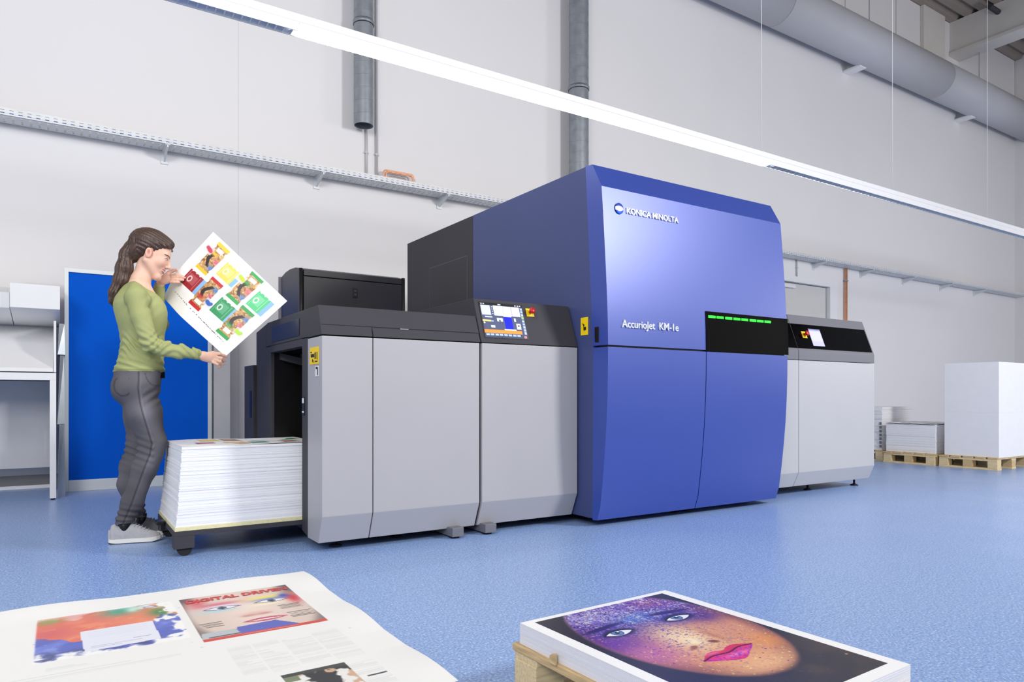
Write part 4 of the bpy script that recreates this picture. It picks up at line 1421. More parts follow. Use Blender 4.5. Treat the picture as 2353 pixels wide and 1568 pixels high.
def noise3(P, sc, seed):
    r = np.random.RandomState(seed).rand(24, 24, 24).astype(np.float32)
    X, Y, Z = (q * sc + 100 for q in P)
    ix, iy, iz = (np.floor(q).astype(np.int32) for q in (X, Y, Z))
    fx, fy, fz = X - ix, Y - iy, Z - iz
    fx, fy, fz = (f * f * (3 - 2 * f) for f in (fx, fy, fz))
    o = 0
    for a in (0, 1):
        for b_ in (0, 1):
            for c in (0, 1):
                o = o + r[(ix + a) % 24, (iy + b_) % 24, (iz + c) % 24] * (fx if a else 1 - fx) * (fy if b_ else 1 - fy) * (fz if c else 1 - fz)
    return o - .5


def surf(g, D):
    """naive surface nets -> verts, quads"""
    D = D.astype(np.float32)
    nx, ny, nz = D.shape
    ins = D < 0
    acc = np.zeros((nx - 1, ny - 1, nz - 1, 3), np.float32)
    cnt = np.zeros((nx - 1, ny - 1, nz - 1), np.float32)
    cor = [(a, b_, c) for a in (0, 1) for b_ in (0, 1) for c in (0, 1)]
    sl = lambda A, c: A[c[0]:nx - 1 + c[0], c[1]:ny - 1 + c[1], c[2]:nz - 1 + c[2]]
    for a in cor:
        for k in range(3):
            if a[k]: continue
            b_ = list(a); b_[k] = 1; b_ = tuple(b_)
            da, db = sl(D, a), sl(D, b_)
            m = sl(ins, a) != sl(ins, b_)
            t = np.where(m, da / np.where(m, da - db, 1), 0)
            for q in range(3):
                acc[..., q] += np.where(m, (a[q] + (t if q == k else 0)), 0)
            cnt += m
    act = cnt > 0
    idx = -np.ones(act.shape, np.int64)
    idx[act] = np.arange(act.sum())
    ijk = np.argwhere(act).astype(np.float32)
    V = g.lo + g.h * (ijk + acc[act] / cnt[act][:, None])
    F = []
    for k in range(3):
        o1, o2 = (k + 1) % 3, (k + 2) % 3
        s0 = [slice(None)] * 3; s1 = [slice(None)] * 3
        s0[k] = slice(0, -1); s1[k] = slice(1, None)
        for o_ in (o1, o2):
            s0[o_] = slice(1, -1); s1[o_] = slice(1, -1)
        A, B = ins[tuple(s0)], ins[tuple(s1)]
        e = np.argwhere(A != B)
        if not len(e): continue
        flip = A[A != B]
        base = e.copy()
        base[:, o1] += 1; base[:, o2] += 1
        def cid(d1, d2):
            q = base.copy(); q[:, o1] -= d1; q[:, o2] -= d2
            return idx[q[:, 0], q[:, 1], q[:, 2]]
        Q = np.stack([cid(0, 0), cid(1, 0), cid(1, 1), cid(0, 1)], -1)
        Q[~flip] = Q[~flip][:, ::-1]
        F.append(Q)
    F = np.concatenate(F)
    F = F[(F >= 0).all(1)]
    return V, F


def sdf_mesh(name, parts, m, parent, colf=None, relax=2):
    Vs, Fs, n = [], [], 0
    for V, F in parts:
        # light Laplacian relaxation
        for _ in range(relax):
            S_ = np.zeros_like(V); C_ = np.zeros(len(V), np.float32)
            for k in range(4):
                for o_ in (1, 3):
                    np.add.at(S_, F[:, k], V[F[:, (k + o_) % 4]]); np.add.at(C_, F[:, k], 1)
            V = V * .5 + .5 * S_ / np.maximum(C_, 1)[:, None]
        Vs.append(V); Fs.append(F + n); n += len(V)
    V, F = np.concatenate(Vs), np.concatenate(Fs)
    me = bpy.data.meshes.new(name)
    me.vertices.add(len(V)); me.vertices.foreach_set('co', V.astype(np.float32).ravel())
    me.loops.add(F.size); me.loops.foreach_set('vertex_index', F.astype(np.int32).ravel())
    me.polygons.add(len(F)); me.polygons.foreach_set('loop_start', np.arange(0, F.size, 4, dtype=np.int32))
    me.update(calc_edges=True)
    me.validate()
    me.shade_smooth()
    if colf is not None: set_cols(me, np.clip(colf(V) / 255, 0, 1))
    return link_mesh(name, me, m, parent, local=True)


wo = thing('person', (.346, 4.458, 0), 'woman in green sweater and grey jeans inspecting a printed sheet', 'person', rotz=math.radians(-6))

# ---- torso sections by height: back x, front x, half width
TZ = np.array([.76, .81, .87, .933, .957, 1.042, 1.106, 1.154, 1.216, 1.278, 1.314, 1.352, 1.386, 1.413, 1.44], np.float32)
TB = np.array([-.060, -.076, -.088, -.086, -.077, -.053, -.041, -.048, -.066, -.080, -.084, -.076, -.055, -.035, -.01], np.float32)
TF = np.array([.155, .152, .150, .160, .166, .164, .163, .166, .178, .181, .172, .150, .130, .112, .098], np.float32)
TW = np.array([.172, .178, .176, .166, .160, .142, .134, .138, .150, .158, .164, .160, .125, .082, .055], np.float32)


def torso(P, grow=0.0):
    X, Y, Z = P
    b_ = np.interp(Z, TZ, TB); f = np.interp(Z, TZ, TF); w = np.interp(Z, TZ, TW)
    cx, a = (b_ + f) / 2, (f - b_) / 2
    x, y = X - cx, Y
    p = 2.3
    r = (np.abs(x / a) ** p + np.abs(y / w) ** p) ** (1 / p)
    d = (r - 1) * np.minimum(a, w) * .92 - grow
    return smax(smax(d, Z - 1.425 - grow, .02), .755 - grow - Z, .02)


ARM_N = [((.030, -.155, 1.340), .056), ((.052, -.188, 1.235), .048), ((.098, -.218, 1.085), .041), ((.165, -.228, 1.062), .0385), ((.245, -.226, 1.046), .0345), ((.345, -.212, 1.030), .0275)]
ARM_F = [((.030, .155, 1.340), .056), ((.075, .205, 1.28), .050), ((.150, .225, 1.235), .042), ((.135, .165, 1.36), .037), ((.148, .105, 1.462), .028)]
LEG_N = [((.035, -.085, .85), .090), ((.066, -.088, .71), .088), ((.110, -.090, .545), .067), ((.102, -.090, .49), .062), ((.070, -.090, .40), .060), ((.012, -.090, .22), .051), ((-.028, -.090, .115), .046)]
LEG_F = [((.030, .085, .85), .090), ((.052, .088, .68), .086), ((.045, .090, .53), .066), ((.005, .092, .40), .061), ((-.010, .092, .30), .055), ((.012, .092, .19), .048), ((.036, .092, .115), .044)]

# ---- head frame
HO = np.array([.093, .0, 1.610])
th, ph = math.radians(23), math.radians(6)
HF = np.array([math.cos(th) * math.cos(ph), -math.sin(ph), -math.sin(th) * math.cos(ph)])
HS = np.array([math.cos(th) * math.sin(ph), math.cos(ph), -math.sin(th) * math.sin(ph)])     # her left
HU = np.cross(HF, HS)
HSC = 1.07


def hl(P):
    x, y, z = P[0] - HO[0], P[1] - HO[1], P[2] - HO[2]
    return tuple((x * e[0] + y * e[1] + z * e[2]) / HSC for e in (HF, HS, HU))


def hw(f, s, u): return HO + HSC * (f * HF + s * HS + u * HU)


def head(P):
    Q = hl(P)
    f, s, u = Q
    d = ellip(Q, (-.010, 0, .046), (.096, .073, .078))
    d = smin(d, ellip(Q, (.040, 0, -.012), (.060, .060, .088)), .03)
    for k in (-1, 1):
        d = smin(d, cone(Q, (.012, k * .050, -.045), (.078, k * .014, -.096), .020, .017), .022)
        d = smin(d, ellip(Q, (.064, k * .034, -.024), (.027, .024, .024)), .018)
    d = smin(d, cone(Q, (.083, -.010, -.098), (.083, .010, -.098), .0165, .0165), .014)
    d = smin(d, cone(Q, (.074, -.030, .026), (.074, .030, .026), .018, .018), .014)
    for k in (-1, 1):     # eye sockets, then lids
        d = smax(d, -(ln(f - .104, s - k * .031, u - .004) - .0135), .010)
        d = smin(d, ellip(Q, (.0815, k * .031, .003), (.0125, .0165, .0105)), .004)
        d = smin(d, cone(Q, (.093, k * .016, .0215), (.083, k * .047, .0235), .0055, .0045), .006)
    d = smin(d, cone(Q, (.092, 0, .016), (.113, 0, -.024), .0075, .0095), .010)
    d = smin(d, ln(f - .1145, s, u + .0265) - .0098, .006)
    for k in (-1, 1):
        d = smin(d, ln(f - .103, s - k * .0115, u + .0325) - .0068, .006)
        d = smax(d, -(ln(f - .107, s - k * .0065, u + .0405) - .0034), .002)
    d = smin(d, ellip(Q, (.086, 0, -.058), (.015, .027, .018)), .012)
    for k in (-1, 1):
        d = smin(d, cone(Q, (.1005, 0, -.0515), (.0855, k * .0255, -.0515), .0050, .0026), .004)
        d = smin(d, cone(Q, (.0985, 0, -.0635), (.0855, k * .0235, -.0545), .0058, .0026), .004)
    d = smax(d, -(cone(Q, (.1035, -.014, -.0572), (.1035, .014, -.0572), .0024, .0024)), .002)
    for k in (-1, 1):     # ears
        x, z = f - .008, u + .008
        xr, zr = x * .97 + z * .24, z * .97 - x * .24
        e = ellip((xr, s - k * (.0745 + .16 * np.clip(-x, 0, .03)), zr), (0, 0, 0), (.0160, .0075, .0275))
        e = smax(e, -ellip((xr - .002, s - k * .0835, zr - .003), (0, 0, 0), (.0085, .0075, .016)), .003)
        d = smin(d, e, .004)
    return d * HSC


def neck(P):
    d = cone(P, (.078, 0, 1.56), (.044, 0, 1.43), .044, .047)
    return smin(d, cone(P, (.045, 0, 1.45), (.024, 0, 1.36), .049, .072), .03)


# ---- hands
def hand_r(P):
    w_ = (.340, -.212, 1.030)
    d = cone(P, (.310, -.214, 1.034), (.356, -.212, 1.029), .0245, .023)
    d = smin(d, ellip(P, (.392, -.214, 1.020), (.042, .017, .029)), .022)
    fing = [([(.418, -.208, 1.036), (.448, -.206, 1.040), (.470, -.200, 1.032), (.482, -.196, 1.026)], .0092),
            ([(.424, -.216, 1.022), (.456, -.224, 1.016), (.470, -.212, 1.003), (.462, -.196, .998)], .0095),
            ([(.420, -.222, 1.006), (.449, -.230, .996), (.461, -.218, .982), (.450, -.202, .978)], .0090),
            ([(.411, -.226, .992), (.434, -.234, .980), (.445, -.224, .968), (.436, -.210, .964)], .0080)]
    for pts, r in fing:
        c = chain(P, [(p, r * (1 - .08 * i)) for i, p in enumerate(pts)], .004)
        d = smin(d, c, .006)
    c = chain(P, [((.375, -.192, 1.036), .0135), ((.412, -.176, 1.046), .0115), ((.446, -.172, 1.042), .0100), ((.474, -.177, 1.032), .0085)], .005)
    return smin(d, c, .010)


def hand_l(P):
    d = cone(P, (.141, .122, 1.432), (.155, .100, 1.470), .0235, .0225)
    d = smin(d, ellip(((P[0] - .184) * .94 + (P[2] - 1.486) * .34, P[1] - .078, (P[2] - 1.486) * .94 - (P[0] - .184) * .34), (0, 0, 0), (.040, .016, .027)), .022)
    fing = [([(.208, .068, 1.506), (.232, .056, 1.513), (.250, .046, 1.508), (.262, .040, 1.504)], .0090),
            ([(.212, .066, 1.494), (.240, .052, 1.499), (.262, .042, 1.497), (.276, .037, 1.494)], .0092),
            ([(.209, .066, 1.481), (.236, .052, 1.482), (.256, .043, 1.481), (.268, .039, 1.480)], .0086),
            ([(.202, .067, 1.468), (.222, .055, 1.466), (.238, .046, 1.466), (.247, .042, 1.466)], .0076)]
    for pts, r in fing:
        d = smin(d, chain(P, [(p, r * (1 - .08 * i)) for i, p in enumerate(pts)], .004), .005)
    c = chain(P, [((.172, .090, 1.503), .0130), ((.196, .100, 1.528), .0110), ((.218, .097, 1.541), .0098), ((.236, .090, 1.545), .0080)], .005)
    return smin(d, c, .010)


def body_core(P):
    d = torso(P, -.020)
    d = smin(d, neck(P), .035)
    for L in (ARM_N, ARM_F): d = smin(d, chain(P, [(p, r - .012) for p, r in L], .02), .02)
    for L in (LEG_N, LEG_F): d = smin(d, chain(P, [(p, r - .018) for p, r in L], .02), .03)
    for (x, y) in ((-.028, -.09), (.036, .092)):
        d = smin(d, cone(P, (x, y, .12), (x + .012, y, .06), .026, .022), .02)
        d = smin(d, cone(P, (x + .01, y, .045), (x + .12, y, .032), .020, .014), .02)
    return d


parts = []
g = G((-.12, -.30, .012), (.40, .30, 1.53), .010); P = (g.X, g.Y, g.Z)
parts.append(surf(g, body_core(P)))
g = G((-.05, -.12, 1.355), (.27, .12, 1.76), .0030); P = (g.X, g.Y, g.Z)
dh = smin(head(P), neck(P), .018)
dh = smin(dh, torso(P, -.004), .03)
parts.append(surf(g, smax(dh, 1.362 - g.Z, .004)))
for fn, lo, hi in ((hand_r, (.29, -.262, .94), (.50, -.150, 1.075)), (hand_l, (.105, .01, 1.40), (.295, .15, 1.57))):
    g = G(lo, hi, .0024); P = (g.X, g.Y, g.Z)
    parts.append(surf(g, fn(P)))


def skin_col(V):
    V = V.astype(np.float64)
    c = np.ones_like(V) * np.array([232, 188, 166.])
    f, s, u = hl((V[:, 0], V[:, 1], V[:, 2]))
    inh = (V[:, 2] > 1.45) & (V[:, 0] > .08) & (f > .03)
    def mixm(m, col): 
        m = np.clip(m, 0, 1)[:, None]
        return c * (1 - m) + np.array(col, float) * m
    ch = np.exp(-(((f - .075) / .03) ** 2 + ((np.abs(s) - .036) / .02) ** 2 + ((u + .028) / .02) ** 2))
    c = mixm(ch * .35 * inh, (222, 150, 132))
    lip = (np.abs(s) < .026) & (f > .083)
    up_ = lip & (np.abs(u + .0520) < .0052 * (1 - (s / .028) ** 2) + .0006)
    lo_ = lip & (np.abs(u + .0625) < .0062 * (1 - (s / .027) ** 2) + .0004)
    c = mixm((up_ | lo_) * .85 * inh, (188, 96, 92))
    c = mixm((lip & (np.abs(u + .0570) < .0024) & (np.abs(s) < .019)) * .9 * inh, (242, 232, 228))
    for k in (-1, 1):
        es = s - k * .031
        lid = np.abs(u - .003) - .0052 * np.clip(1 - (es / .0150) ** 2, 0, 1)
        eye = (lid < 0) & (np.abs(es) < .0150) & (f > .07)
        c = mixm(eye * inh * 1., (236, 232, 230))
        c = mixm((eye & (np.hypot(es + .0, u - .003) < .0052)) * inh * 1., (62, 44, 34))
        line = (np.abs(lid) < .0016) & (np.abs(es) < .0165) & (u > .002) & (f > .07)
        c = mixm(line * inh * .9, (44, 30, 26))
        br = (np.abs(u - (.0235 - 14 * np.clip(np.abs(es + k * -.004) - .004, 0, 1) ** 2)) < .0028) & (np.abs(es) < .021) & (f > .06)
        c = mixm(br * inh * .85, (72, 52, 42))
    c = mixm((np.abs(s) > .062) * (np.abs(f) < .03) * (np.abs(u) < .035) * .25, (224, 150, 130))
    ei = np.hypot((f - .009 + .24 * (u + .008)) / .0085, (u + .006) / .016)
    c = mixm(np.clip(1.2 - ei, 0, 1) * (np.abs(s) > .066) * .75, (176, 104, 90))  # shade in the ear hollow painted as a darker tone
    # nails / fingertips slightly pinker
    tip = ((V[:, 0] > .466) & (V[:, 2] < 1.08)) | ((V[:, 0] > .258) & (V[:, 1] > .02) & (V[:, 2] > 1.44))
    c = mixm(tip * .35 * (V[:, 2] < 1.6), (232, 164, 148))
    return c


body = sdf_mesh('body', parts, M_skin, wo, skin_col, relax=1)

# ---- sweater
g = G((-.13, -.29, .915), (.385, .31, 1.50), .0052); P = (g.X, g.Y, g.Z)
d = torso(P, .004)
# bust
for k in (-1, 1): d = smin(d, ellip(P, (.112, k * .068, 1.272), (.066, .066, .066)), .035)
for L in (ARM_N, ARM_F): d = smin(d, chain(P, L, .02), .014)
d = smin(d, cone(P, (.028, -.11, 1.395), (.028, .11, 1.395), .030, .030), .05)
fold = .0062 * np.sin(g.Z * 150 + 8 * np.sin(g.X * 22) + 5 * np.sin(g.Y * 17)) * np.exp(-((g.Z - 1.08) / .055) ** 2)
fold = fold + .0045 * np.sin(g.Z * 170 + g.X * 60 + 2.) * np.exp(-((g.Z - .975) / .035) ** 2)
armd = np.minimum(*[chain(P, L, .03) for L in (ARM_N, ARM_F)])
wr = np.exp(-(np.clip(armd, 0, 1) / .02) ** 2)
elb = np.exp(-(((g.X - .10) / .06) ** 2 + ((g.Y + .215) / .08) ** 2 + ((g.Z - 1.09) / .075) ** 2))
fold = fold + .0060 * np.sin((g.X * .55 + g.Z * .83) * 210 + g.Y * 40) * elb
arp = np.exp(-(((g.X - .055) / .06) ** 2 + ((np.abs(g.Y) - .14) / .07) ** 2 + ((g.Z - 1.29) / .07) ** 2))
fold = fold + .0055 * np.sin((g.X * .8 - g.Z * .6) * 150) * arp
cuffw = np.exp(-(((g.X - .30) / .07) ** 2)) * (g.Z < 1.12)
fold = fold + .0016 * np.sin(g.X * 260 + g.Z * 40) * cuffw
d = d + fold + .009 * noise3(P, 14, 5)
# hem, neckline, cuffs
d = smax(d, (.936 - .10 * (g.X - .04) * 0) - g.Z, .004)
nl = (g.Z - (1.468 - .66 * (g.X + .005) - 1.9 * g.Y ** 2))
d = smax(d, np.where(g.Y ** 2 + (g.X - .05) ** 2 < .0121, nl, -1), .004)
d = smax(d, np.where(g.Z < 1.12, g.X - .352, -1), .003)
cl = (g.X - .147) * .30 + (g.Y - .108) * -.50 + (g.Z - 1.458) * .81
d = smax(d, np.where((np.abs(g.X - .15) < .07) & (g.Y > .05) & (g.Z > 1.40), cl, -1), .003)


def knit_col(V):
    c = np.ones_like(V) * np.array([164, 169, 116.])
    x, y, z = V.T
    hem = np.exp(-((z - .947) / .0035) ** 2) + np.exp(-((x - .338) / .003) ** 2) * (z < 1.1)
    seam = np.exp(-((y + .155 - (1.33 - z) * .02) / .004) ** 2) * np.exp(-((z - 1.33) / .05) ** 2)
    k = np.clip(hem * .22 + seam * .2, 0, .5)[:, None]
    n = (noise3((x, y, z), 9, 3) * .12)[:, None]
    return c * (1 - k) * (1 + n)


sweater = sdf_mesh('sweater', [surf(g, d)], M_knit, wo, knit_col)

# ---- jeans
g = G((-.12, -.20, .085), (.21, .20, .965), .0050); P = (g.X, g.Y, g.Z)
d = smax(torso(P, -.001), .80 - g.Z, .06)
for k in (-1, 1): d = smin(d, ellip(P, (-.022, k * .082, .845), (.072, .080, .088)), .03)
for L in (LEG_N, LEG_F): d = smin(d, chain(P, L, .03), .028)
lm = np.minimum(*[chain(P, L, .03) for L in (LEG_N, LEG_F)])
kn = np.exp(-((g.Z - .50) / .075) ** 2)
d = d + .0055 * np.sin(g.Z * 165 + g.X * 70 + 6 * g.Y) * kn * (g.X < .12)
d = d + .0060 * np.sin(g.Z * 190 + g.X * 40) * np.exp(-((g.Z - .15) / .045) ** 2)
d = d + .0045 * np.sin((g.Z * .8 - g.X * .6) * 150) * np.exp(-((g.Z - .80) / .05) ** 2) * (g.X > .06)
d = d + .008 * noise3(P, 16, 8)
d = smax(d, g.Z - .948, .003)
d = smax(d, .108 - g.Z + .25 * (g.X + .02) * 0, .004)


def chain_x(L, z):
    zs = [p[2] for p, r in L][::-1]; xs = [p[0] for p, r in L][::-1]
    return np.interp(z, zs, xs)


def denim_col(V):
    x, y, z = V.T.astype(np.float64)
    c = np.ones_like(V) * np.array([96, 94, 100.])
    xc = np.where(y < 0, chain_x(LEG_N, z), chain_x(LEG_F, z))
    fade = np.exp(-((x - xc - .015) / .04) ** 2) * np.exp(-((z - .70) / .13) ** 2) + .6 * np.exp(-((x - xc - .02) / .03) ** 2) * np.exp(-((z - .42) / .12) ** 2)
    c = c * (1 + .30 * np.clip(fade, 0, 1)[:, None])
    n = noise3((x.astype(np.float32), y.astype(np.float32), z.astype(np.float32)), 11, 2)[:, None]
    c = c * (1 + .22 * n)
    out = (y < -.10) | (y > .10)
    sx = xc - .004 + .012 * sm(.75, .9, z)
    dark = np.exp(-((x - sx) / .0034) ** 2) * out
    lite = np.exp(-((x - sx - .011) / .0035) ** 2) * out
    c = c * (1 - .38 * dark[:, None]) * (1 + .10 * lite[:, None])
    pk = (np.abs(np.hypot((x + .03) / .045, (z - .86) / .055) - 1) < .09) & (x < .0) & (y < 0) & (z < .9)
    c = c * (1 - .20 * pk[:, None])
    fp_ = (np.abs(np.hypot((x - .13) / .055, (z - .935) / .075) - 1) < .06) & (y < -.02) & (z < .93)
    c = c * (1 - .18 * fp_[:, None])
    hm = np.exp(-((z - .125) / .004) ** 2)
    c = c * (1 - .2 * hm[:, None])
    return c


jeans = sdf_mesh('jeans', [surf(g, d)], M_denim, wo, denim_col)
mesh('belt_buckle', [(.150, -.06, .905), (.172, -.02, .905), (.172, -.02, .94), (.150, -.06, .94), (.143, -.055, .905), (.163, -.012, .905), (.163, -.012, .94), (.143, -.055, .94)],
     [(0, 1, 2, 3), (7, 6, 5, 4), (0, 4, 5, 1), (1, 5, 6, 2), (2, 6, 7, 3), (3, 7, 4, 0)], M_black, wo, local=True)

# ---- hair
g = G((-.135, -.105, 1.285), (.275, .105, 1.765), .0038); P = (g.X, g.Y, g.Z)
Q = hl(P)
f, s, u = Q
cap = ellip(Q, (-.012, 0, .046), (.107, .0835, .0880))
cap = smin(cap, ellip(Q, (.050, 0, .072), (.052, .056, .042)), .025)
line = (f - .030) * .80 - (u - .008) * .60          # hairline: temple to forehead
line = smin(line, (f + .022) * 1.0 + 0 * u, .01) if False else line
cut = smax((f - .018) * .76 - (u - .000) * .65, -(u + .055), .02)
cap = smax(cap, cut, .008)
cap = smax(cap, (f - .086) * .8 + (u - .078) * -.25, .01)
# sweep over the temple, keeping the ear free
cap = smax(cap, -(ellip(Q, (-.004, 0, -.012), (.022, .2, .032))) if False else cap - 0, .001)
earcut = np.sqrt(((f - .010) / .0185) ** 2 + ((u + .010) / .029) ** 2) - 1
cap = smax(cap, -earcut * .02, .006)
nape = ellip(Q, (-.062, 0, -.020), (.040, .060, .060))
hair = smin(cap, nape, .03)
hair = smax(hair, -earcut * .02, .005)
# front lock
hair = smin(hair, chain(P, [(tuple(hw(.030, -.066, .060)), .015), (tuple(hw(.066, -.050, .068)), .012), (tuple(hw(.090, -.028, .066)), .005)], .01), .012)
hair = smin(hair, chain(P, [(tuple(hw(.030, .066, .060)), .015), (tuple(hw(.066, .050, .068)), .012), (tuple(hw(.090, .028, .066)), .005)], .01), .012)
tie = (.028, 0, 1.658)
hair = smin(hair, cone(P, (.060, 0, 1.660), tie, .045, .020), .03)
pony = chain(P, [(tie, .016), ((.000, 0, 1.642), .026), ((-.018, -.004, 1.600), .033), ((-.030, -.008, 1.52), .040), ((-.046, -.012, 1.45), .037), ((-.080, -.018, 1.375), .025), ((-.092, -.02, 1.33), .013), ((-.086, -.02, 1.303), .004)], .02)
hair = smin(hair, pony, .008)
pzs = [1.303, 1.33, 1.375, 1.45, 1.52, 1.60, 1.642, 1.658]
pxc = np.interp(g.Z, pzs, [-.086, -.092, -.080, -.046, -.030, -.018, .0, .02])
phs = np.arctan2(g.Y + .012, g.X - pxc)
tail = sm(.035, .005, g.X - pxc - .02) * (g.X < .03)
hair = hair + (.0022 * np.sin(phs * 11 + g.Z * 22) + .0012 * np.sin(phs * 29 - g.Z * 40)) * (g.X < .03) + .0018 * np.sin((u * 1.0 + s * .5) * 380 + f * 30) * (g.X >= .03)
hr = sdf_mesh('hair', [surf(g, hair)], M_hair, wo, relax=1)
lathe('hair_tie', [(.019, -.009), (.024, -.006), (.025, 0), (.024, .006), (.019, .009)], M_black, hr, n=20,
      mtx=Matrix.Translation((.020, 0, 1.654)) @ Matrix.Rotation(math.radians(-58), 4, 'Y'), local=True)

# ---- shoes
def shoe(name, ox, oy, yaw, m, lab):
    e = thing(name, (ox, oy, 0), None, None)
    e.parent = wo
    e.rotation_euler = (0, 0, yaw)
    e.scale = (.95, .95, 1)
    g = G((-.10, -.055, .012), (.185, .055, .125), .0034); P = (g.X, g.Y, g.Z)
    top = np.interp(g.X, [-.09, -.082, -.06, -.02, .02, .06, .10, .14, .165, .172], [.075, .100, .108, .100, .104, .090, .068, .055, .043, .03])
    w_ = np.interp(g.X, [-.09, -.08, -.04, .02, .08, .12, .15, .168, .174], [.014, .030, .037, .038, .043, .044, .036, .018, .006])
    zc = .015
    hh = top - zc
    w_ = w_ * .94
    r = np.sqrt((g.Y / w_) ** 2 + (np.clip(g.Z - zc, 0, 1) / hh) ** 2.2)
    d = (r - 1) * np.minimum(w_, hh) * .8
    d = smax(d, zc - g.Z, .003)
    d = smax(d, -cone(P, (-.036, 0, .118), (-.004, 0, .122), .0275, .026), .004)      # ankle opening
    up_ = sdf_mesh('upper', [surf(g, d)], m, e)
    # sole
    bm = bmesh.new()
    n = 26
    tt = -.098 + .276 * (1 - np.cos(np.linspace(0, PI, n))) / 2
    xs = np.concatenate([tt, tt[::-1]])
    wv_ = np.interp(tt, [-.098, -.088, -.04, .02, .08, .12, .15, .17, .178], [.006, .028, .037, .038, .046, .047, .040, .022, .004])
    ys = np.concatenate([wv_, -wv_[::-1]])
    lo_ = [bm.verts.new((x, y, .004 + (.010 * max(0, (x - .13) / .05) + .006 * max(0, (-.06 - x) / .04)))) for x, y in zip(xs, ys)]
    hi_ = [bm.verts.new((x, y, .026 + .004 * max(0, (x - .13) / .05))) for x, y in zip(xs, ys)]
    bm.faces.new(lo_[::-1]); bm.faces.new(hi_)
    for i in range(len(xs)): bm.faces.new((lo_[i], lo_[(i + 1) % len(xs)], hi_[(i + 1) % len(xs)], hi_[i]))
    from_bm('sole', bm, M_sole, e, local=True)
    bm = bmesh.new()
    lo_ = [bm.verts.new((x * .97, y * .95, 0.0 + (.010 * max(0, (x - .13) / .05)))) for x, y in zip(xs, ys)]
    hi_ = [bm.verts.new((x * .97, y * .95, .0045 + (.010 * max(0, (x - .13) / .05)))) for x, y in zip(xs, ys)]
    bm.faces.new(lo_[::-1]); bm.faces.new(hi_)
    for i in range(len(xs)): bm.faces.new((lo_[i], lo_[(i + 1) % len(xs)], hi_[(i + 1) % len(xs)], hi_[i]))
    from_bm('outsole', bm, M_rub, e, local=True)
    bm = bmesh.new()
    for k in range(5):
        x = .035 + k * .017
        z = np.interp(x, [.02, .06, .10, .14], [.100, .090, .068, .056]) + .001
        bm_tube(bm, (x, -.022, z - .008), (x + .008, 0, z + .002), .0028, 6)
        bm_tube(bm, (x + .008, 0, z + .002), (x, .022, z - .008), .0028, 6)
    from_bm('laces', bm, m, up_, local=True)
    bm = bmesh.new()
    bm_tube(bm, (-.014, 0, .055), (-.016, 0, .125), .0265, 18, .037)
    from_bm('sock', bm, M_black, e, local=True)
    return e


shoe('shoe', -.012, -.090, math.radians(-4), M_shoe, '')
shoe('shoe', .062, .092, math.radians(3), M_shoed, '')

# ================================================================== THE HELD SHEET
hs_T, hs_R, hs_B, hs_L = (np.array(q) for q in ((.428, .02, 1.774), (.818, -.18, 1.365), (.478, -.186, 1.028), (.126, .13, 1.401)))
cv = Canvas(1, 1, 250, 200, (250, 250, 250))
u, v = cv.u, cv.v


def carton(a0, b0, b1, cap, blob, flip):
    """flattened pet-food carton lying along v"""
    w_ = .155
    I = Canvas(1, 1, 250, 200, (196, 150, 96)); I.u, I.v = u, v
    n_ = fbm2(u * 45, v * 45, int(a0 * 100) + 3)
    I.put(sm(.5, .62, n_), (150, 98, 56)); I.put(sm(.6, .7, fbm2(u * 60, v * 60, int(b0 * 100) + 1)), (226, 196, 140))
    vv = (v - b0) / (b1 - b0)
    vv = 1 - vv if flip else vv
    I.put((vv < .10) * 1., cap); I.put((vv > .90) * 1., cap)
    I.put(((np.abs(u - a0 - w_ * .5) < w_ * .25) & (np.abs(vv - .20) < .06)) * 1., (240, 236, 226))
    x_ = u - a0 - w_ * (.45 + .2 * np.sin(vv * 9))
    I.put((np.abs(x_) < .020) * (vv > .38) * (vv < .78), (46, 34, 36))
    I.put(np.exp(-(((u - a0 - w_ * .35) / .04) ** 2 + ((vv - .36) / .06) ** 2)), cap, .9)
    I.put(np.exp(-(((u - a0 - w_ * .85) / .03) ** 2 + ((vv - .52) / .08) ** 2)), (214, 90, 130), .8)
    I.put(np.exp(-(((u - a0 - w_ * .9) / .04) ** 2 + ((vv - .75) / .08) ** 2)), (70, 130, 216), .9)
    waist = 1 - .22 * np.exp(-((vv - .18) / .05) ** 2) - .12 * np.exp(-((vv - .82) / .05) ** 2)
    m_ = (v > b0) & (v < b1) & (np.abs(u - a0 - w_ / 2) < w_ / 2 * waist)
    cv.c = np.where(m_[..., None], I.c, cv.c)
    s_ = 1 if flip else -1
    vb_ = b0 + (b1 - b0) * (.64 if flip else .36)
    cx_ = a0 + w_ / 2 + s_ * w_ * .62
    cv.rect(cx_ - .05, vb_ - .05, cx_ + .05, vb_ + .05, (222, 214, 220), .8)
    cv.ell(a0 + w_ / 2 + s_ * w_ * .55, vb_, .04, .025, blob, .4, .2)
    cv.ell(a0 + w_ / 2 + s_ * w_ * .75, vb_ - .01, .018, .022, blob, .2, .2)


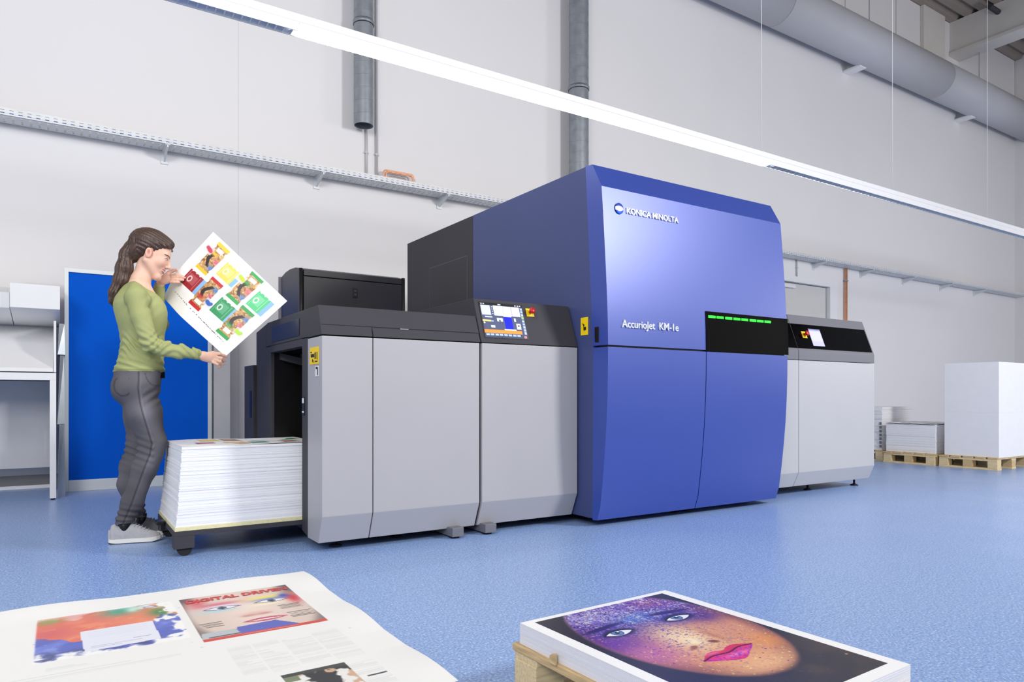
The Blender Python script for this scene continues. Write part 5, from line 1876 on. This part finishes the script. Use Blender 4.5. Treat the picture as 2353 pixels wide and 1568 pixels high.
def card(a0, b0, a1, b1, col, flip):
    cv.rect(a0, b0, a1, b1, col)
    lt = tuple(min(255, int(q * .55 + 255 * .45)) for q in col)
    cv.rect(a0 + .03, b0 + .04, a1 - .045, b1 - .06, lt, .45)
    cv.ell((a0 + a1) / 2 + (.03 if flip else -.03), (b0 + b1) / 2, .025, .04, (240, 232, 226), 0, .2); cv.ell((a0 + a1) / 2 + (.03 if flip else -.03), (b0 + b1) / 2, .015, .026, col, 0, .2)
    cv.rect(a0 + .015, b0 + .015, a0 + .022, b1 - .015, lt, .7); cv.rect(a1 - .03, b0 + .015, a1 - .022, b1 - .015, lt, .7)
    cv.rect((a1 if flip is False else a1), b0, a1 + .045, b1, (96, 160, 230), .75)
    for q in range(3): cv.rect(a0 + .02 + q * .05, b0 - .004, a0 + .035 + q * .05, b0 + .01, (250, 250, 250))


card(.32, .145, .492, .345, (250, 206, 92), False)
card(.10, .491, .278, .70, (158, 34, 44), False)
card(.745, .140, .897, .368, (84, 196, 128), False)
card(.54, .497, .715, .715, (40, 146, 88), False)
carton(.110, .035, .446, (250, 196, 50), (206, 60, 84), False)
carton(.318, .388, .815, (196, 34, 40), (50, 100, 180), True)
carton(.550, .022, .453, (44, 156, 78), (190, 206, 40), False)
carton(.738, .400, .850, (44, 156, 78), (170, 216, 60), True)
r_ = random.Random(3)
a_ = .097
while a_ < .87:
    w_ = r_.uniform(.004, .016)
    if r_.random() < .75: cv.rect(a_, .829 + (a_ - .09) * .066, a_ + w_, .839 + (a_ - .09) * .066, (40, 40, 44), .9)
    a_ += w_ + r_.uniform(.002, .009)
U_, V_ = u[..., None], v[..., None]
pts = hs_T * (1 - U_) * (1 - V_) + hs_R * U_ * (1 - V_) + hs_L * (1 - U_) * V_ + hs_B * U_ * V_
nn = np.cross(hs_R - hs_T, hs_L - hs_T); nn = nn / np.linalg.norm(nn)
if nn[1] > 0: nn = -nn
# gentle bow of the paper; the low corner curls away from the chest
pts = pts + nn * (.030 * np.sin(PI * u) * np.sin(PI * v * .9) * (1 - .4 * v))[..., None]
pts = pts - nn * (.085 * sm(.62, 1.0, v) * sm(.42, .0, u))[..., None]
pts = pts - np.array([0, 0, .020]) * (sm(.5, 1, v) * np.sin(PI * np.clip(u, 0, 1)))[..., None] * 0
sh = thing('printed_sheet', (.346, 4.458, 0), 'large white sheet of pet-food carton prints held by the woman', 'sheet', rotz=math.radians(-6))
grid_mesh('paper', cv, pts, M_print, sh, local=True, thick=.0005)
